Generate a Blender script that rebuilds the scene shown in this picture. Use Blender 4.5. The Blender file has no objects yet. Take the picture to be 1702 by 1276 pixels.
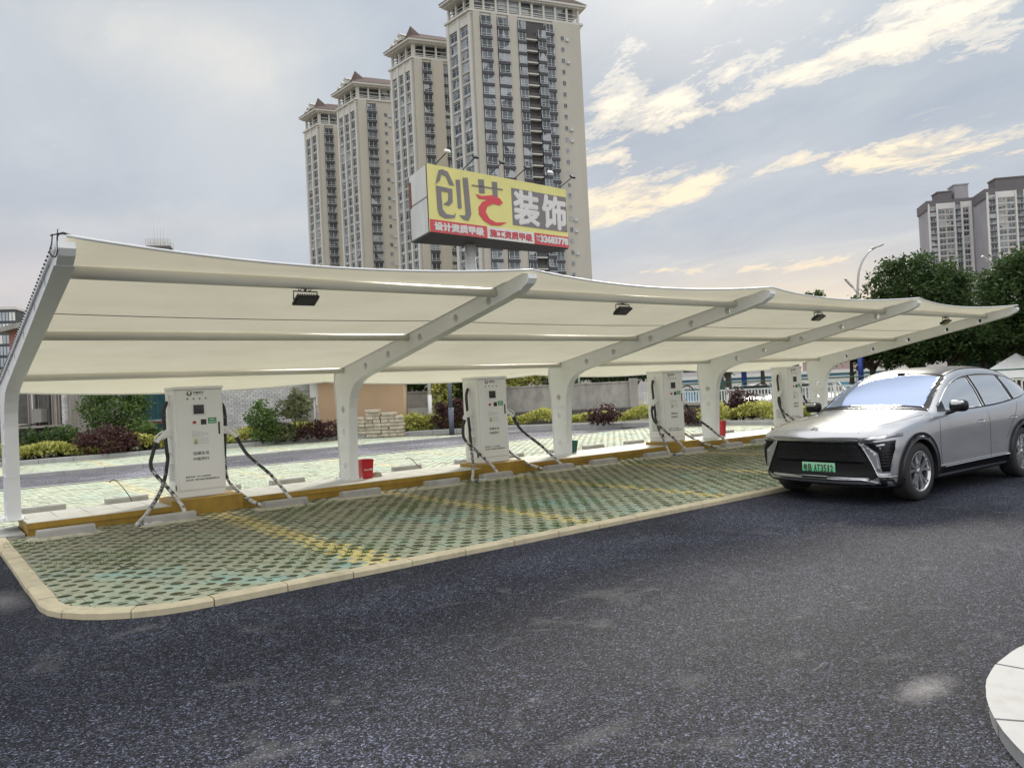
import bpy, bmesh, math, random
import numpy as np
from mathutils import Vector, Matrix
from mathutils.bvhtree import BVHTree
rnd = random.Random(7)
rng = np.random.default_rng(7)
PI = math.pi
sc = bpy.context.scene
COL = sc.collection

# ------------------------------------------------------------------ camera
F = 1301.9                                   # focal length in pixels of a 1702 wide picture
CAM = Vector((-1.1201, -12.9417, 1.70))
CR = Vector((0.7904, -0.61065, -0.04863)).normalized()
CW = Vector((0.61171, 0.79102, 0.00949)).normalized()
CU = CR.cross(CW).normalized()
CR = CW.cross(CU).normalized()
cam = bpy.data.cameras.new('camera'); cam.sensor_width = 36.0; cam.lens = 36.0*F/1702
cam.clip_start = 0.05; cam.clip_end = 5000
cob = bpy.data.objects.new('camera', cam); COL.objects.link(cob)
M3 = Matrix((CR, CU, -CW)).transposed()
cob.matrix_world = Matrix.Translation(CAM) @ M3.to_4x4()
sc.camera = cob

def ray(px, py):
    return CW + CR*((px-851)/F) - CU*((py-638)/F)
def G(px, py, z=0.0):                        # the ground point seen at a pixel of the photograph
    d = ray(px, py); return CAM + d*((z-CAM.z)/d.z)
def P(px, py, D):                            # the point at forward distance D
    return CAM + ray(px, py)*D
def S(px, D, z=0.0):                         # ground position below a pixel column at distance D
    d = ray(px, 650-(px-851)*.0486); p = CAM + d*D; return Vector((p.x, p.y, z))
FR = Vector((CR.x, CR.y, 0)).normalized(); FW = Vector((CW.x, CW.y, 0)).normalized()

# ------------------------------------------------------------------ sky, sun, exposure
SUN_DIR = ray(1180, -120).normalized()
sun_el = math.asin(SUN_DIR.z); sun_az = math.atan2(SUN_DIR.x, SUN_DIR.y)
w = bpy.data.worlds.new('World'); sc.world = w; w.use_nodes = True
nt = w.node_tree; nt.nodes.clear()
def N(t, **k):
    n = nt.nodes.new(t)
    for a, b in k.items(): setattr(n, a, b)
    return n
def L(a, b): nt.links.new(a, b)
def math_(op, a, b=None, clamp=False):
    n = N('ShaderNodeMath', operation=op, use_clamp=clamp)
    for i, v in enumerate((a, b)):
        if v is None: continue
        if hasattr(v, 'is_linked'): L(v, n.inputs[i])
        else: n.inputs[i].default_value = v
    return n.outputs[0]
def ramp_(fac, stops, interp='EASE'):
    n = N('ShaderNodeValToRGB'); n.color_ramp.interpolation = interp
    e = n.color_ramp.elements
    while len(e) < len(stops): e.new(.5)
    for el, (p, c) in zip(e, stops):
        el.position = p; el.color = (c[0], c[1], c[2], 1) if hasattr(c, '__len__') else (c, c, c, 1)
    L(fac, n.inputs[0]); return n.outputs[0]
def mix_(f, a, b, mode='MIX'):
    n = N('ShaderNodeMix', data_type='RGBA', blend_type=mode)
    for i, v in ((0, f), (6, a), (7, b)):
        if hasattr(v, 'is_linked'): L(v, n.inputs[i])
        elif hasattr(v, '__len__'): n.inputs[i].default_value = (*v, 1)
        else: n.inputs[i].default_value = v
    return n.outputs[2]
out = N('ShaderNodeOutputWorld'); bg = N('ShaderNodeBackground')
L(bg.outputs[0], out.inputs[0])
sky = N('ShaderNodeTexSky', sky_type='NISHITA'); sky.sun_disc = False
sky.sun_elevation = sun_el; sky.sun_rotation = sun_az; sky.dust_density = 2.0
tc = N('ShaderNodeTexCoord'); D_ = tc.outputs['Generated']
sep = N('ShaderNodeSeparateXYZ'); L(D_, sep.inputs[0])
elev = sep.outputs[2]
# cloud sheet coordinates: the view direction carried up to a flat layer
zc = math_('ADD', math_('MAXIMUM', elev, 0.0), 0.16)
cu = math_('DIVIDE', sep.outputs[0], zc); cv = math_('DIVIDE', sep.outputs[1], zc)
cmb = N('ShaderNodeCombineXYZ'); L(cu, cmb.inputs[0]); L(cv, cmb.inputs[1])
mp = N('ShaderNodeMapping'); L(cmb.outputs[0], mp.inputs[0])
mp.inputs['Rotation'].default_value = (0, 0, math.radians(28)); mp.inputs['Scale'].default_value = (1.0, 0.55, 1)
def noise_(vec, scale, detail=6, rough=.55, dist=0.0):
    n = N('ShaderNodeTexNoise'); n.inputs['Scale'].default_value = scale; n.inputs['Detail'].default_value = detail
    n.inputs['Roughness'].default_value = rough; n.inputs['Distortion'].default_value = dist
    L(vec, n.inputs['Vector']); return n.outputs[0]
n1 = noise_(mp.outputs[0], 1.7, 9, .62, .35)
n2 = noise_(mp.outputs[0], 0.8, 4, .5, .2)
n3 = noise_(mp.outputs[0], 7.5, 10, .72, .3)
n4 = noise_(D_, 2.2, 5, .5, .3)
# grey-blue deck, a little lighter and warmer low down
base = ramp_(elev, [(0.0, (.66, .60, .56)), (.08, (.64, .62, .63)), (.18, (.53, .58, .65)), (.34, (.49, .56, .64)), (.6, (.48, .57, .69)), (1.0, (.75, .82, .92))])
shade = ramp_(n4, [(.30, (.90, .90, .92)), (.52, (1.0, 1.0, 1.0)), (.72, (1.16, 1.13, 1.08))])
base = mix_(1.0, base, shade, 'MULTIPLY')
base = mix_(1.0, base, ramp_(noise_(mp.outputs[0], 2.6, 8, .6, .5), [(.34, (.90, .92, .95)), (.5, (1.0, 1.0, 1.0)), (.66, (1.12, 1.10, 1.06))]), 'MULTIPLY')
base = mix_(0.12, base, mix_(1.0, sky.outputs[0], (.03, .03, .03), 'MULTIPLY'))
dk = None; DK = []
for b in [(1230, 190, 120, 26, 10, .5), (1120, 240, 110, 40, 0, .45), (1250, 350, 260, 40, 14, .35), (1550, 170, 200, 60, 10, .3), (250, 290, 330, 60, 0, .18), (60, 200, 200, 50, 0, .12)]:
    DK.append(b)
# bright broken cloud: where noise and a few chosen directions agree
def blob(px, py, sx, sy, rot=0.0, amp=1.0):
    d = ray(px, py).normalized()
    ex = CR.copy(); ex = (ex - d*ex.dot(d)).normalized(); ey = d.cross(ex); 
    if ey.dot(CU) < 0: ey = -ey
    c, s = math.cos(math.radians(rot)), math.sin(math.radians(rot))
    ax = ex*c + ey*s; ay = ey*c - ex*s
    acc = None
    for v, sg in ((ax, sx), (ay, sy)):
        dn = N('ShaderNodeVectorMath', operation='DOT_PRODUCT'); L(D_, dn.inputs[0]); dn.inputs[1].default_value = v/ (sg/F)
        q = math_('MULTIPLY', dn.outputs['Value'], dn.outputs['Value'])
        acc = q if acc is None else math_('ADD', acc, q)
    f = N('ShaderNodeVectorMath', operation='DOT_PRODUCT'); L(D_, f.inputs[0]); f.inputs[1].default_value = d
    front = math_('GREATER_THAN', f.outputs['Value'], 0.0)
    g = math_('MULTIPLY', math_('EXPONENT', math_('MULTIPLY', acc, -1.0)), front)
    return math_('MULTIPLY', g, amp)
acc = None
for b in [(1110, -40, 170, 40, 0, .7), (1030, 90, 40, 120, 0, .5), (1370, 108, 150, 20, 24, 1.05), (1500, 60, 80, 26, 22, .9), (1580, 5, 90, 20, 10, .7),
          (1150, 185, 90, 26, 5, .75), (1240, 110, 80, 24, 18, .7), (1200, 85, 60, 14, 10, .5), (1000, 260, 60, 24, -8, .9), (1040, 335, 100, 26, 10, 1.3),
          (1180, 305, 110, 11, 22, 1.35), (1300, 268, 50, 10, 10, 1.0), (1500, 262, 130, 21, 5, 1.25), (1660, 60, 60, 24, 0, .6),
          (1195, 392, 22, 7, 5, .9), (1120, 450, 80, 14, 8, .6), (1300, 440, 160, 12, 6, .4)]:
    g = blob(*b); acc = g if acc is None else math_('ADD', acc, g)
nn = math_('ADD', math_('MULTIPLY', n1, .5), math_('MULTIPLY', n3, .5))
m = math_('ADD', math_('MULTIPLY', math_('MINIMUM', acc, 1.25), .26), math_('MULTIPLY', math_('SUBTRACT', nn, .5), 3.6))
m = math_('MULTIPLY', m, math_('ADD', .35, math_('MINIMUM', math_('MULTIPLY', acc, 2.2), .8)))
mask = ramp_(m, [(.10, 0.0), (.24, .5), (.52, 1.0)])
edge = ramp_(math_('MULTIPLY', math_('SUBTRACT', n2, .42), 2.4), [(0.0, (.96, .92, .84)), (1.0, (1.0, .99, .97))])
ccol = mix_(ramp_(elev, [(.12, 0.0), (.42, 1.0)]), (1.06, .92, .72), (1.06, 1.03, .98))
ccol = mix_(1.0, ccol, edge, 'MULTIPLY')
ccol = mix_(1.0, ccol, ramp_(n3, [(.36, (.80, .83, .88)), (.56, (1.03, 1.02, 1.0))]), 'MULTIPLY')
for b in DK:
    g = math_('MULTIPLY', blob(*b), ramp_(nn, [(.40, .3), (.60, 1.0)])); dk = g if dk is None else math_('ADD', dk, g)
base = mix_(math_('MINIMUM', dk, .8), base, (.41, .465, .56))
colr = mix_(mask, base, ccol)
# sun behind the thin cloud at the top of the view
# broad soft brightening of the left deck
gl3 = None
for b in [(430, 150, 190, 60, -28, .7), (220, 60, 260, 50, -8, .45), (520, 40, 120, 50, 0, .25), (310, 372, 240, 22, 0, .3)]:
    g = blob(*b); gl3 = g if gl3 is None else math_('ADD', gl3, g)
gl3 = math_('MULTIPLY', gl3, ramp_(n1, [(.38, .25), (.62, 1.0)]))
colr = mix_(gl3, colr, (.86, .82, .74))
gl5 = blob(230, 180, 420, 240, 0, .55)
colr = mix_(math_('MULTIPLY', gl5, ramp_(n4, [(.35, .55), (.6, 1.0)])), colr, (.70, .715, .735))
glow = blob(1110, -100, 230, 130, 0, .6)
colr = mix_(glow, colr, (1.15, 1.11, 1.03))
gl2 = blob(1330, 520, 330, 70, 3, .6)
colr = mix_(gl2, colr, (1.0, .84, .62))
gl4 = blob(40, 470, 260, 60, 0, .4)
colr = mix_(gl4, colr, (.86, .76, .70))
# added fill light: the unseen sky overhead and behind the viewer is brightened
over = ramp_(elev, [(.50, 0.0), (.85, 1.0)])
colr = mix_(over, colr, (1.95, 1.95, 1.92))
back_fill = N('ShaderNodeVectorMath', operation='DOT_PRODUCT'); L(D_, back_fill.inputs[0]); back_fill.inputs[1].default_value = -FW
colr = mix_(ramp_(back_fill.outputs['Value'], [(.05, 0.0), (.6, 1.0)]), colr, (1.2, 1.21, 1.22))
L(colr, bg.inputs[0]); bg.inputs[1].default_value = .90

sl = bpy.data.lights.new('sun', 'SUN'); sl.energy = 3.0; sl.angle = math.radians(12); sl.color = (1, .93, .82)
so = bpy.data.objects.new('sun', sl); COL.objects.link(so)
so.rotation_euler = (-SUN_DIR).to_track_quat('-Z', 'Y').to_euler()
so.location = (0, 0, 60)
sc.view_settings.view_transform = 'Standard'; sc.view_settings.look = 'None'
sc.view_settings.exposure = 0.24; sc.view_settings.gamma = 1.0
sc.view_settings.use_curve_mapping = False
sc.render.engine = 'CYCLES'
sc.cycles.max_bounces = 6; sc.cycles.transparent_max_bounces = 8
try: sc.cycles.use_denoising = True
except Exception: pass

# ------------------------------------------------------------------ materials
MATS = {}
class NT:
    """small helper round one material's node tree"""
    def __init__(s, name):
        s.m = bpy.data.materials.new(name); s.m.use_nodes = True; s.t = s.m.node_tree
        s.b = s.t.nodes['Principled BSDF']; s.o = s.t.nodes['Material Output']
        s.tc = s.t.nodes.new('ShaderNodeTexCoord'); s.geo = s.t.nodes.new('ShaderNodeNewGeometry')
    def n(s, t, **k):
        n = s.t.nodes.new(t)
        for a, b in k.items(): setattr(n, a, b)
        return n
    def l(s, a, b): s.t.links.new(a, b)
    def set(s, sock, v):
        if hasattr(v, 'is_linked'): s.l(v, sock)
        elif hasattr(v, '__len__') and len(v) == 3 and sock.type == 'RGBA': sock.default_value = (*v, 1)
        else: sock.default_value = v
    def vec(s, which='obj', scale=(1, 1, 1), rot=(0, 0, 0), loc=(0, 0, 0)):
        src = s.geo.outputs['Position'] if which == 'pos' else s.tc.outputs['Object']
        mp = s.n('ShaderNodeMapping'); s.l(src, mp.inputs[0])
        mp.inputs['Scale'].default_value = scale; mp.inputs['Rotation'].default_value = rot; mp.inputs['Location'].default_value = loc
        return mp.outputs[0]
    def noise(s, vec, scale, detail=4, rough=.5, dist=0):
        n = s.n('ShaderNodeTexNoise'); s.l(vec, n.inputs['Vector']); n.inputs['Scale'].default_value = scale
        n.inputs['Detail'].default_value = detail; n.inputs['Roughness'].default_value = rough; n.inputs['Distortion'].default_value = dist
        return n.outputs[0]
    def voro(s, vec, scale, feature='F1', out=0):
        n = s.n('ShaderNodeTexVoronoi', feature=feature); s.l(vec, n.inputs['Vector']); n.inputs['Scale'].default_value = scale
        return n.outputs[out]
    def ramp(s, f, stops, interp='LINEAR'):
        n = s.n('ShaderNodeValToRGB'); n.color_ramp.interpolation = interp; e = n.color_ramp.elements
        while len(e) < len(stops): e.new(.5)
        for el, (p, c) in zip(e, stops):
            el.position = p; el.color = (c[0], c[1], c[2], 1) if hasattr(c, '__len__') else (c, c, c, 1)
        s.l(f, n.inputs[0]); return n.outputs[0]
    def mix(s, f, a, b, mode='MIX'):
        n = s.n('ShaderNodeMix', data_type='RGBA', blend_type=mode)
        s.set(n.inputs[0], f); s.set(n.inputs[6], a); s.set(n.inputs[7], b); return n.outputs[2]
    def math(s, op, a, b=0.0, clamp=False):
        n = s.n('ShaderNodeMath', operation=op, use_clamp=clamp); s.set(n.inputs[0], a); s.set(n.inputs[1], b); return n.outputs[0]
    def bump(s, h, strength=.3, dist=.01):
        n = s.n('ShaderNodeBump'); s.l(h, n.inputs['Height']); n.inputs['Strength'].default_value = strength
        n.inputs['Distance'].default_value = dist; s.l(n.outputs[0], s.b.inputs['Normal']); return n.outputs[0]
def mul(c, k): return tuple(min(1, x*k) for x in c)
def mat(name, col, rough=.6, metal=0.0, var=.10, scale=2.5, bump=0.0, bscale=60, dirt=0.0, dcol=(.12, .10, .07), coat=0.0, spec=.5, which='pos', stretch=(1, 1, 1)):
    if name in MATS: return MATS[name]
    t = NT(name); v = t.vec(which, stretch)
    n = t.noise(v, scale, 6, .6)
    c = t.ramp(n, [(.3, mul(col, 1-var)), (.7, mul(col, 1+var))])
    if dirt:
        d = t.ramp(t.noise(t.vec(which, (1, 1, .35)), scale*2.3, 8, .65), [(.5, 0.0), (.78, dirt)])
        c = t.mix(d, c, dcol)
    t.l(c, t.b.inputs['Base Color'])
    t.set(t.b.inputs['Roughness'], t.ramp(n, [(.3, max(0, rough-.06)), (.7, min(1, rough+.06))]))
    t.b.inputs['Metallic'].default_value = metal
    t.b.inputs['Coat Weight'].default_value = coat; t.b.inputs['Coat Roughness'].default_value = .05
    t.b.inputs['Specular IOR Level'].default_value = spec
    if bump: t.bump(t.noise(t.vec(which), bscale, 4, .6), bump, .01)
    MATS[name] = t.m; return t.m

# ------------------------------------------------------------------ objects
def tag(o, label=None, cat=None, group=None, kind=None):
    if label: o['label'] = label
    if cat: o['category'] = cat
    if group: o['group'] = group
    if kind: o['kind'] = kind
    return o
def thing(name, label, cat, loc=(0, 0, 0), group=None, rz=0.0):
    o = bpy.data.objects.new(name, None); COL.objects.link(o); o.empty_display_size = .2
    o.location = loc; o.rotation_euler = (0, 0, rz)
    return tag(o, label, cat, group)
class MB:
    """collects shapes, then becomes ONE mesh object"""
    def __init__(s): s.v = []; s.f = []; s.mi = []; s.sm = []
    def add(s, vs, fs, mi=0, smooth=False):
        b = len(s.v); s.v += [tuple(x) for x in vs]
        for f in fs: s.f.append(tuple(b+i for i in f)); s.mi.append(mi); s.sm.append(smooth)
        return s
    def quad(s, a, b, c, d, mi=0): return s.add([a, b, c, d], [(0, 1, 2, 3)], mi)
    def box(s, x0, y0, z0, x1, y1, z1, mi=0, bev=0.0):
        if bev > 0: return s.bbox(((x0+x1)/2, (y0+y1)/2, (z0+z1)/2), (abs(x1-x0), abs(y1-y0), abs(z1-z0)), 0, mi, bev)
        vs = [(x0, y0, z0), (x1, y0, z0), (x1, y1, z0), (x0, y1, z0), (x0, y0, z1), (x1, y0, z1), (x1, y1, z1), (x0, y1, z1)]
        return s.add(vs, [(0, 3, 2, 1), (4, 5, 6, 7), (0, 1, 5, 4), (1, 2, 6, 5), (2, 3, 7, 6), (3, 0, 4, 7)], mi)
    def bbox(s, c, d, rz=0.0, mi=0, bev=.01, M=None, seg=1):
        bm = bmesh.new(); bmesh.ops.create_cube(bm, size=1)
        bmesh.ops.scale(bm, vec=d, verts=bm.verts)
        if bev: bmesh.ops.bevel(bm, geom=bm.edges[:], offset=bev, segments=seg, affect='EDGES', profile=.5)
        T = Matrix.Translation(c) @ Matrix.Rotation(rz, 4, 'Z')
        if M is not None: T = Matrix.Translation(c) @ M.to_4x4()
        bmesh.ops.transform(bm, matrix=T, verts=bm.verts)
        bm.verts.ensure_lookup_table()
        s.add([v.co[:] for v in bm.verts], [[v.index for v in f.verts] for f in bm.faces], mi); bm.free(); return s
    def obox(s, o, t, n, w0, w1, d0, d1, z0, z1, mi=0):
        """box in a facade frame: along t, out along n, up z"""
        o = Vector(o); vs = []
        for z in (z0, z1):
            for (a, b) in ((w0, d0), (w1, d0), (w1, d1), (w0, d1)):
                p = o + t*a + n*b; vs.append((p.x, p.y, z))
        return s.add(vs, [(0, 3, 2, 1), (4, 5, 6, 7), (0, 1, 5, 4), (1, 2, 6, 5), (2, 3, 7, 6), (3, 0, 4, 7)], mi)
    def prism(s, poly, z0, z1, mi=0):
        n = len(poly)
        vs = [(p[0], p[1], z0) for p in poly]+[(p[0], p[1], z1) for p in poly]
        fs = [tuple(range(n))[::-1], tuple(range(n, 2*n))]+[(i, (i+1) % n, n+(i+1) % n, n+i) for i in range(n)]
        return s.add(vs, fs, mi)
    def tube(s, path, r, seg=8, mi=0, caps=True, rs=None):
        P_ = [Vector(p) for p in path]; n = len(P_); vs = []; up = None
        for i, p in enumerate(P_):
            d = (P_[min(i+1, n-1)]-P_[max(i-1, 0)]).normalized()
            if up is None: up = Vector((0, 0, 1)) if abs(d.z) < .9 else Vector((1, 0, 0))
            x = d.cross(up).normalized(); up = x.cross(d).normalized()
            rr = rs[i] if rs else r
            for k in range(seg):
                a = 2*PI*k/seg; vs.append(p + (x*math.cos(a)+up*math.sin(a))*rr)
        fs = [(i*seg+k, i*seg+(k+1) % seg, (i+1)*seg+(k+1) % seg, (i+1)*seg+k) for i in range(n-1) for k in range(seg)]
        s.add(vs, fs, mi, True)
        if caps:
            b = len(s.v)-n*seg
            s.f += [tuple(b+k for k in range(seg))[::-1], tuple(b+(n-1)*seg+k for k in range(seg))]; s.mi += [mi]*2; s.sm += [False]*2
        return s
    def cyl(s, c, r, h, axis='z', seg=20, mi=0, r2=None):
        c = Vector(c); a = {'x': Vector((1, 0, 0)), 'y': Vector((0, 1, 0)), 'z': Vector((0, 0, 1))}[axis] if isinstance(axis, str) else axis
        return s.tube([c, c+a*h], r, seg, mi, True, [r, r if r2 is None else r2])
    def build(s, name, m, parent=None, **tg):
        me = bpy.data.meshes.new(name)
        off = Vector(parent.location) if parent is not None else Vector((0, 0, 0))
        if parent is not None and parent.parent is not None: off = off + Vector(parent.parent.location)
        vs = [(x-off.x, y-off.y, z-off.z) for x, y, z in s.v]
        me.from_pydata(vs, [], s.f)
        for mm in (m if isinstance(m, (list, tuple)) else [m]): me.materials.append(mm)
        me.polygons.foreach_set('material_index', s.mi); me.polygons.foreach_set('use_smooth', s.sm); me.update()
        o = bpy.data.objects.new(name, me); COL.objects.link(o)
        if parent is not None: o.parent = parent
        if tg: tag(o, **tg)
        return o
def children(o): return [c for c in bpy.data.objects if c.parent == o]
def copy_tree(o, parent=None, kids=None):
    c = o.copy(); COL.objects.link(c)
    if parent is not None: c.parent = parent
    for ch in list(o.children): copy_tree(ch, c)
    return c
def mesh_np(name, V, Fq, m, parent=None, mi=None, smooth=False):
    """numpy vertices and quads (or tris) to one object"""
    me = bpy.data.meshes.new(name); V = np.asarray(V, np.float32)
    if parent is not None:
        off = np.array(parent.location[:]); V = (V-off).astype(np.float32)
    Fq = np.asarray(Fq, np.int32); k = Fq.shape[1]
    me.vertices.add(len(V)); me.vertices.foreach_set('co', V.ravel())
    me.loops.add(Fq.size); me.loops.foreach_set('vertex_index', Fq.ravel())
    me.polygons.add(len(Fq)); me.polygons.foreach_set('loop_start', np.arange(0, Fq.size, k, dtype=np.int32))
    me.polygons.foreach_set('loop_total', np.full(len(Fq), k, np.int32))
    for mm in (m if isinstance(m, (list, tuple)) else [m]): me.materials.append(mm)
    if mi is not None: me.polygons.foreach_set('material_index', np.asarray(mi, np.int32))
    me.update(calc_edges=True); me.validate()
    if smooth: me.polygons.foreach_set('use_smooth', [True]*len(me.polygons))
    o = bpy.data.objects.new(name, me); COL.objects.link(o)
    if parent is not None: o.parent = parent
    return o
def text_mesh(body, bold=0.0, font_slant=0.0):
    c = bpy.data.curves.new('lettering', 'FONT'); c.body = body; c.size = 1; c.offset = bold; c.resolution_u = 2
    c.shear = font_slant; c.align_x = 'LEFT'
    o = bpy.data.objects.new('lettering', c); COL.objects.link(o)
    dg = bpy.context.evaluated_depsgraph_get(); dg.update()
    me = bpy.data.meshes.new_from_object(o.evaluated_get(dg))
    vs = np.array([v.co[:] for v in me.vertices]); fs = [tuple(p.vertices) for p in me.polygons]
    bpy.data.objects.remove(o); bpy.data.curves.remove(c); bpy.data.meshes.remove(me)
    return vs, fs
def lettering(body, o, u, v, w, h, m, parent, bold=0.0, proud=.003, name='lettering', slant=0.0, mb=None, mi=0, fit=True, strokes=0.0):
    """text fitted in a w x h box whose lower left corner is o, u right, v up"""
    vs, fs = text_mesh(body, bold, slant)
    if not len(vs): return None
    lo = vs.min(0); hi = vs.max(0); sx = w/(hi[0]-lo[0]); sy = h/(hi[1]-lo[1])
    if not fit: sx = sy = min(sx, sy)
    o = Vector(o); u = Vector(u); v = Vector(v); n = u.cross(v).normalized()
    pts = [o+u*((p[0]-lo[0])*sx)+v*((p[1]-lo[1])*sy)+n*proud for p in vs]
    own = mb is None
    if own: mb = MB()
    mb.add(pts, fs, mi)
    if strokes:                              # heavier strokes: the glyphs again, a little aside and a little deeper
        for k in range(8):
            a = 2*PI*k/8; sh = (u.normalized()*math.cos(a)+v.normalized()*math.sin(a))*strokes-n*(abs(proud)*.08*(k+1))
            mb.add([p+sh for p in pts], fs, mi)
    return mb.build(name, m, parent) if own else None
def shape2d(name, splines, thick, m, parent=None, frame=None, bevel=0.0):
    """filled outline with holes, extruded; frame maps (x, y, z) to the world"""
    c = bpy.data.curves.new(name, 'CURVE'); c.dimensions = '2D'; c.fill_mode = 'BOTH'; c.extrude = thick/2; c.bevel_depth = bevel
    for sp in splines:
        q = c.splines.new('POLY'); q.points.add(len(sp)-1); q.use_cyclic_u = True
        for i, p in enumerate(sp): q.points[i].co = (p[0], p[1], 0, 1)
    o = bpy.data.objects.new(name, c); COL.objects.link(o)
    dg = bpy.context.evaluated_depsgraph_get(); dg.update()
    me = bpy.data.meshes.new_from_object(o.evaluated_get(dg))
    mb = MB(); T = frame or Matrix.Identity(4)
    mb.add([T @ v.co for v in me.vertices], [tuple(p.vertices) for p in me.polygons])
    bpy.data.objects.remove(o); bpy.data.curves.remove(c); bpy.data.meshes.remove(me)
    return mb
def circ(cx, cy, r, n=20): return [(cx+r*math.cos(2*PI*i/n), cy+r*math.sin(2*PI*i/n)) for i in range(n)]
def spline(pts, n=8):
    """Catmull-Rom through points"""
    P_ = [Vector(p) for p in pts]; P_ = [P_[0]*2-P_[1]]+P_+[P_[-1]*2-P_[-2]]; o = []
    for i in range(1, len(P_)-2):
        for k in range(n):
            t = k/n; a, b, c, d = P_[i-1:i+3]
            o.append(.5*((2*b)+(c-a)*t+(2*a-5*b+4*c-d)*t*t+(3*b-a-3*c+d)*t**3))
    o.append(P_[-2]); return o
# ------------------------------------------------------------------ material set for the yard
def asphalt_mat(name, base, dust, speck=1.0, tint=(1, 1, 1.06)):
    t = NT(name); v = t.vec('pos')
    big = t.noise(v, .35, 5, .55, .4); mid = t.noise(v, 2.1, 6, .6, .6)
    g1 = t.voro(v, 115); cell = t.voro(v, 115, 'F1', 1); cell2 = t.voro(v, 48, 'F1', 1); g2 = t.noise(v, 210, 2, .5); g3 = t.voro(v, 62)
    agg = t.ramp(g1, [(.04, 5.0*speck), (.20, 2.0), (.5, .35)])
    agg2 = t.ramp(g2, [(.35, .55), (.66, 1.9)])
    b = t.ramp(big, [(.3, mul(base, .62)), (.5, base), (.68, mul(base, 1.7))])
    sc1 = t.n('ShaderNodeSeparateColor'); t.l(cell, sc1.inputs[0]); sc2 = t.n('ShaderNodeSeparateColor'); t.l(cell2, sc2.inputs[0])
    salt = t.ramp(sc1.outputs[0], [(.0, .22), (.5, .7), (.78, 1.7), (1.0, 6.2*speck)])
    salt2 = t.ramp(sc2.outputs[0], [(.0, .6), (.7, 1.0), (1.0, 1.6)])
    b = t.mix(1.0, b, salt, 'MULTIPLY'); b = t.mix(1.0, b, salt2, 'MULTIPLY'); b = t.mix(.6, b, agg2, 'MULTIPLY')
    # pale dust patches
    dm = t.ramp(mid, [(.58, 0.0), (.70, dust)])
    b = t.mix(dm, b, mul((.15, .15, .14), 1))
    # scuffed streaks
    sv = t.vec('pos', (1.1, 9.0, 1), (0, 0, math.radians(-12)))
    st = t.ramp(t.noise(sv, .9, 8, .7, .5), [(.62, 0.0), (.71, .55)])
    st = t.math('MULTIPLY', st, t.ramp(t.noise(v, 9, 3, .6), [(.45, 0.0), (.6, 1.0)]))
    b = t.mix(st, b, (.24, .24, .225))
    # blown dust lying at the kerbs, at a few fixed places
    for (sx_, sy_, rx_, ry_, am) in ((3.0, -10.98, .30, .13, .7), (2.15, -12.0, .2, .4, .35), (-.62, -2.6, .22, 1.5, .55), (-.5, -4.6, .25, .6, .5), (1.4, -10.2, .4, .10, .18), (.2, -9.3, .45, .08, .16)):
        vv = t.vec('pos', (1/rx_, 1/ry_, 0), (0, 0, 0), (-sx_/rx_, -sy_/ry_, 0)); ln = t.n('ShaderNodeVectorMath', operation='LENGTH'); t.l(vv, ln.inputs[0])
        e_ = t.math('ADD', ln.outputs['Value'], t.math('MULTIPLY', t.noise(v, 14, 6, .7), 1.1)); fm = t.ramp(e_, [(.55, am), (1.0, am*.35), (1.45, 0.0)]) if False else t.math('MULTIPLY', t.math('SUBTRACT', 1.55, e_, True), am)
        b = t.mix(fm, b, (.26, .25, .235))
    b = t.mix(1.0, b, tint, 'MULTIPLY')
    t.l(b, t.b.inputs['Base Color'])
    t.set(t.b.inputs['Roughness'], t.ramp(g2, [(.3, .62), (.7, .85)])); t.b.inputs['Specular IOR Level'].default_value = .12
    h = t.math('ADD', t.math('MULTIPLY', t.ramp(g1, [(0, 1.0), (.6, 0.0)]), .8), t.math('MULTIPLY', g3, -.5))
    t.bump(h, .8, .008)
    return t.m
M_ASPH = asphalt_mat('asphalt', (.0175, .0190, .0258), .30)
M_ROAD = asphalt_mat('worn_asphalt', (.095, .095, .108), .3, .8, (1, 1, 1.03))
M_EARTH = mat('bare_ground', (.16, .14, .11), .9, var=.2, scale=.4, bump=.3, bscale=6)
M_SOIL = mat('soil', (.085, .085, .048), .95, var=.5, scale=9)
def paver_mat(name, cols, wear, wcol, speck=.2):
    t = NT(name); v = t.vec('pos')
    a = t.noise(v, .9, 4, .55, .6); b = t.noise(v, 4.2, 6, .65, .3); c = t.noise(v, 55, 3, .6)
    col = t.ramp(a, [(.32, cols[0]), (.5, cols[1]), (.68, cols[2])])
    col = t.mix(t.ramp(b, [(.42, 0.0), (.66, .75)]), col, cols[3])
    # tyre wear and dirt towards the wheel stops, along a band of the bays
    sp = t.n('ShaderNodeSeparateXYZ'); t.l(t.geo.outputs['Position'], sp.inputs[0])
    band = t.math('ADD', t.math('MULTIPLY', sp.outputs[1], 1/4.6), t.math('MULTIPLY', t.noise(v, 1.1, 4, .6), .9))
    wm = t.ramp(t.math('ADD', band, .62), [(.0, 0.0), (.55, wear)]) if wear else None
    if wear: col = t.mix(wm, col, wcol)
    col = t.mix(1.0, col, t.ramp(c, [(.3, 1-speck), (.7, 1+speck)]), 'MULTIPLY')
    t.l(col, t.b.inputs['Base Color']); t.b.inputs['Roughness'].default_value = .85
    t.bump(c, .3, .006); return t.m
M_PAVE = paver_mat('green_paver', [(.27, .35, .27), (.33, .36, .25), (.22, .39, .35), (.32, .31, .215)], .72, (.235, .21, .15))
M_PAVEY = paver_mat('yellow_paver', [(.66, .56, .22), (.60, .50, .20), (.68, .58, .26), (.50, .43, .19)], .35, (.2, .17, .09))
M_PAVEB = paver_mat('pale_green_paver', [(.40, .50, .39), (.46, .51, .385), (.37, .52, .44), (.48, .49, .37)], 0, (.3, .3, .2), .12)
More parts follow.
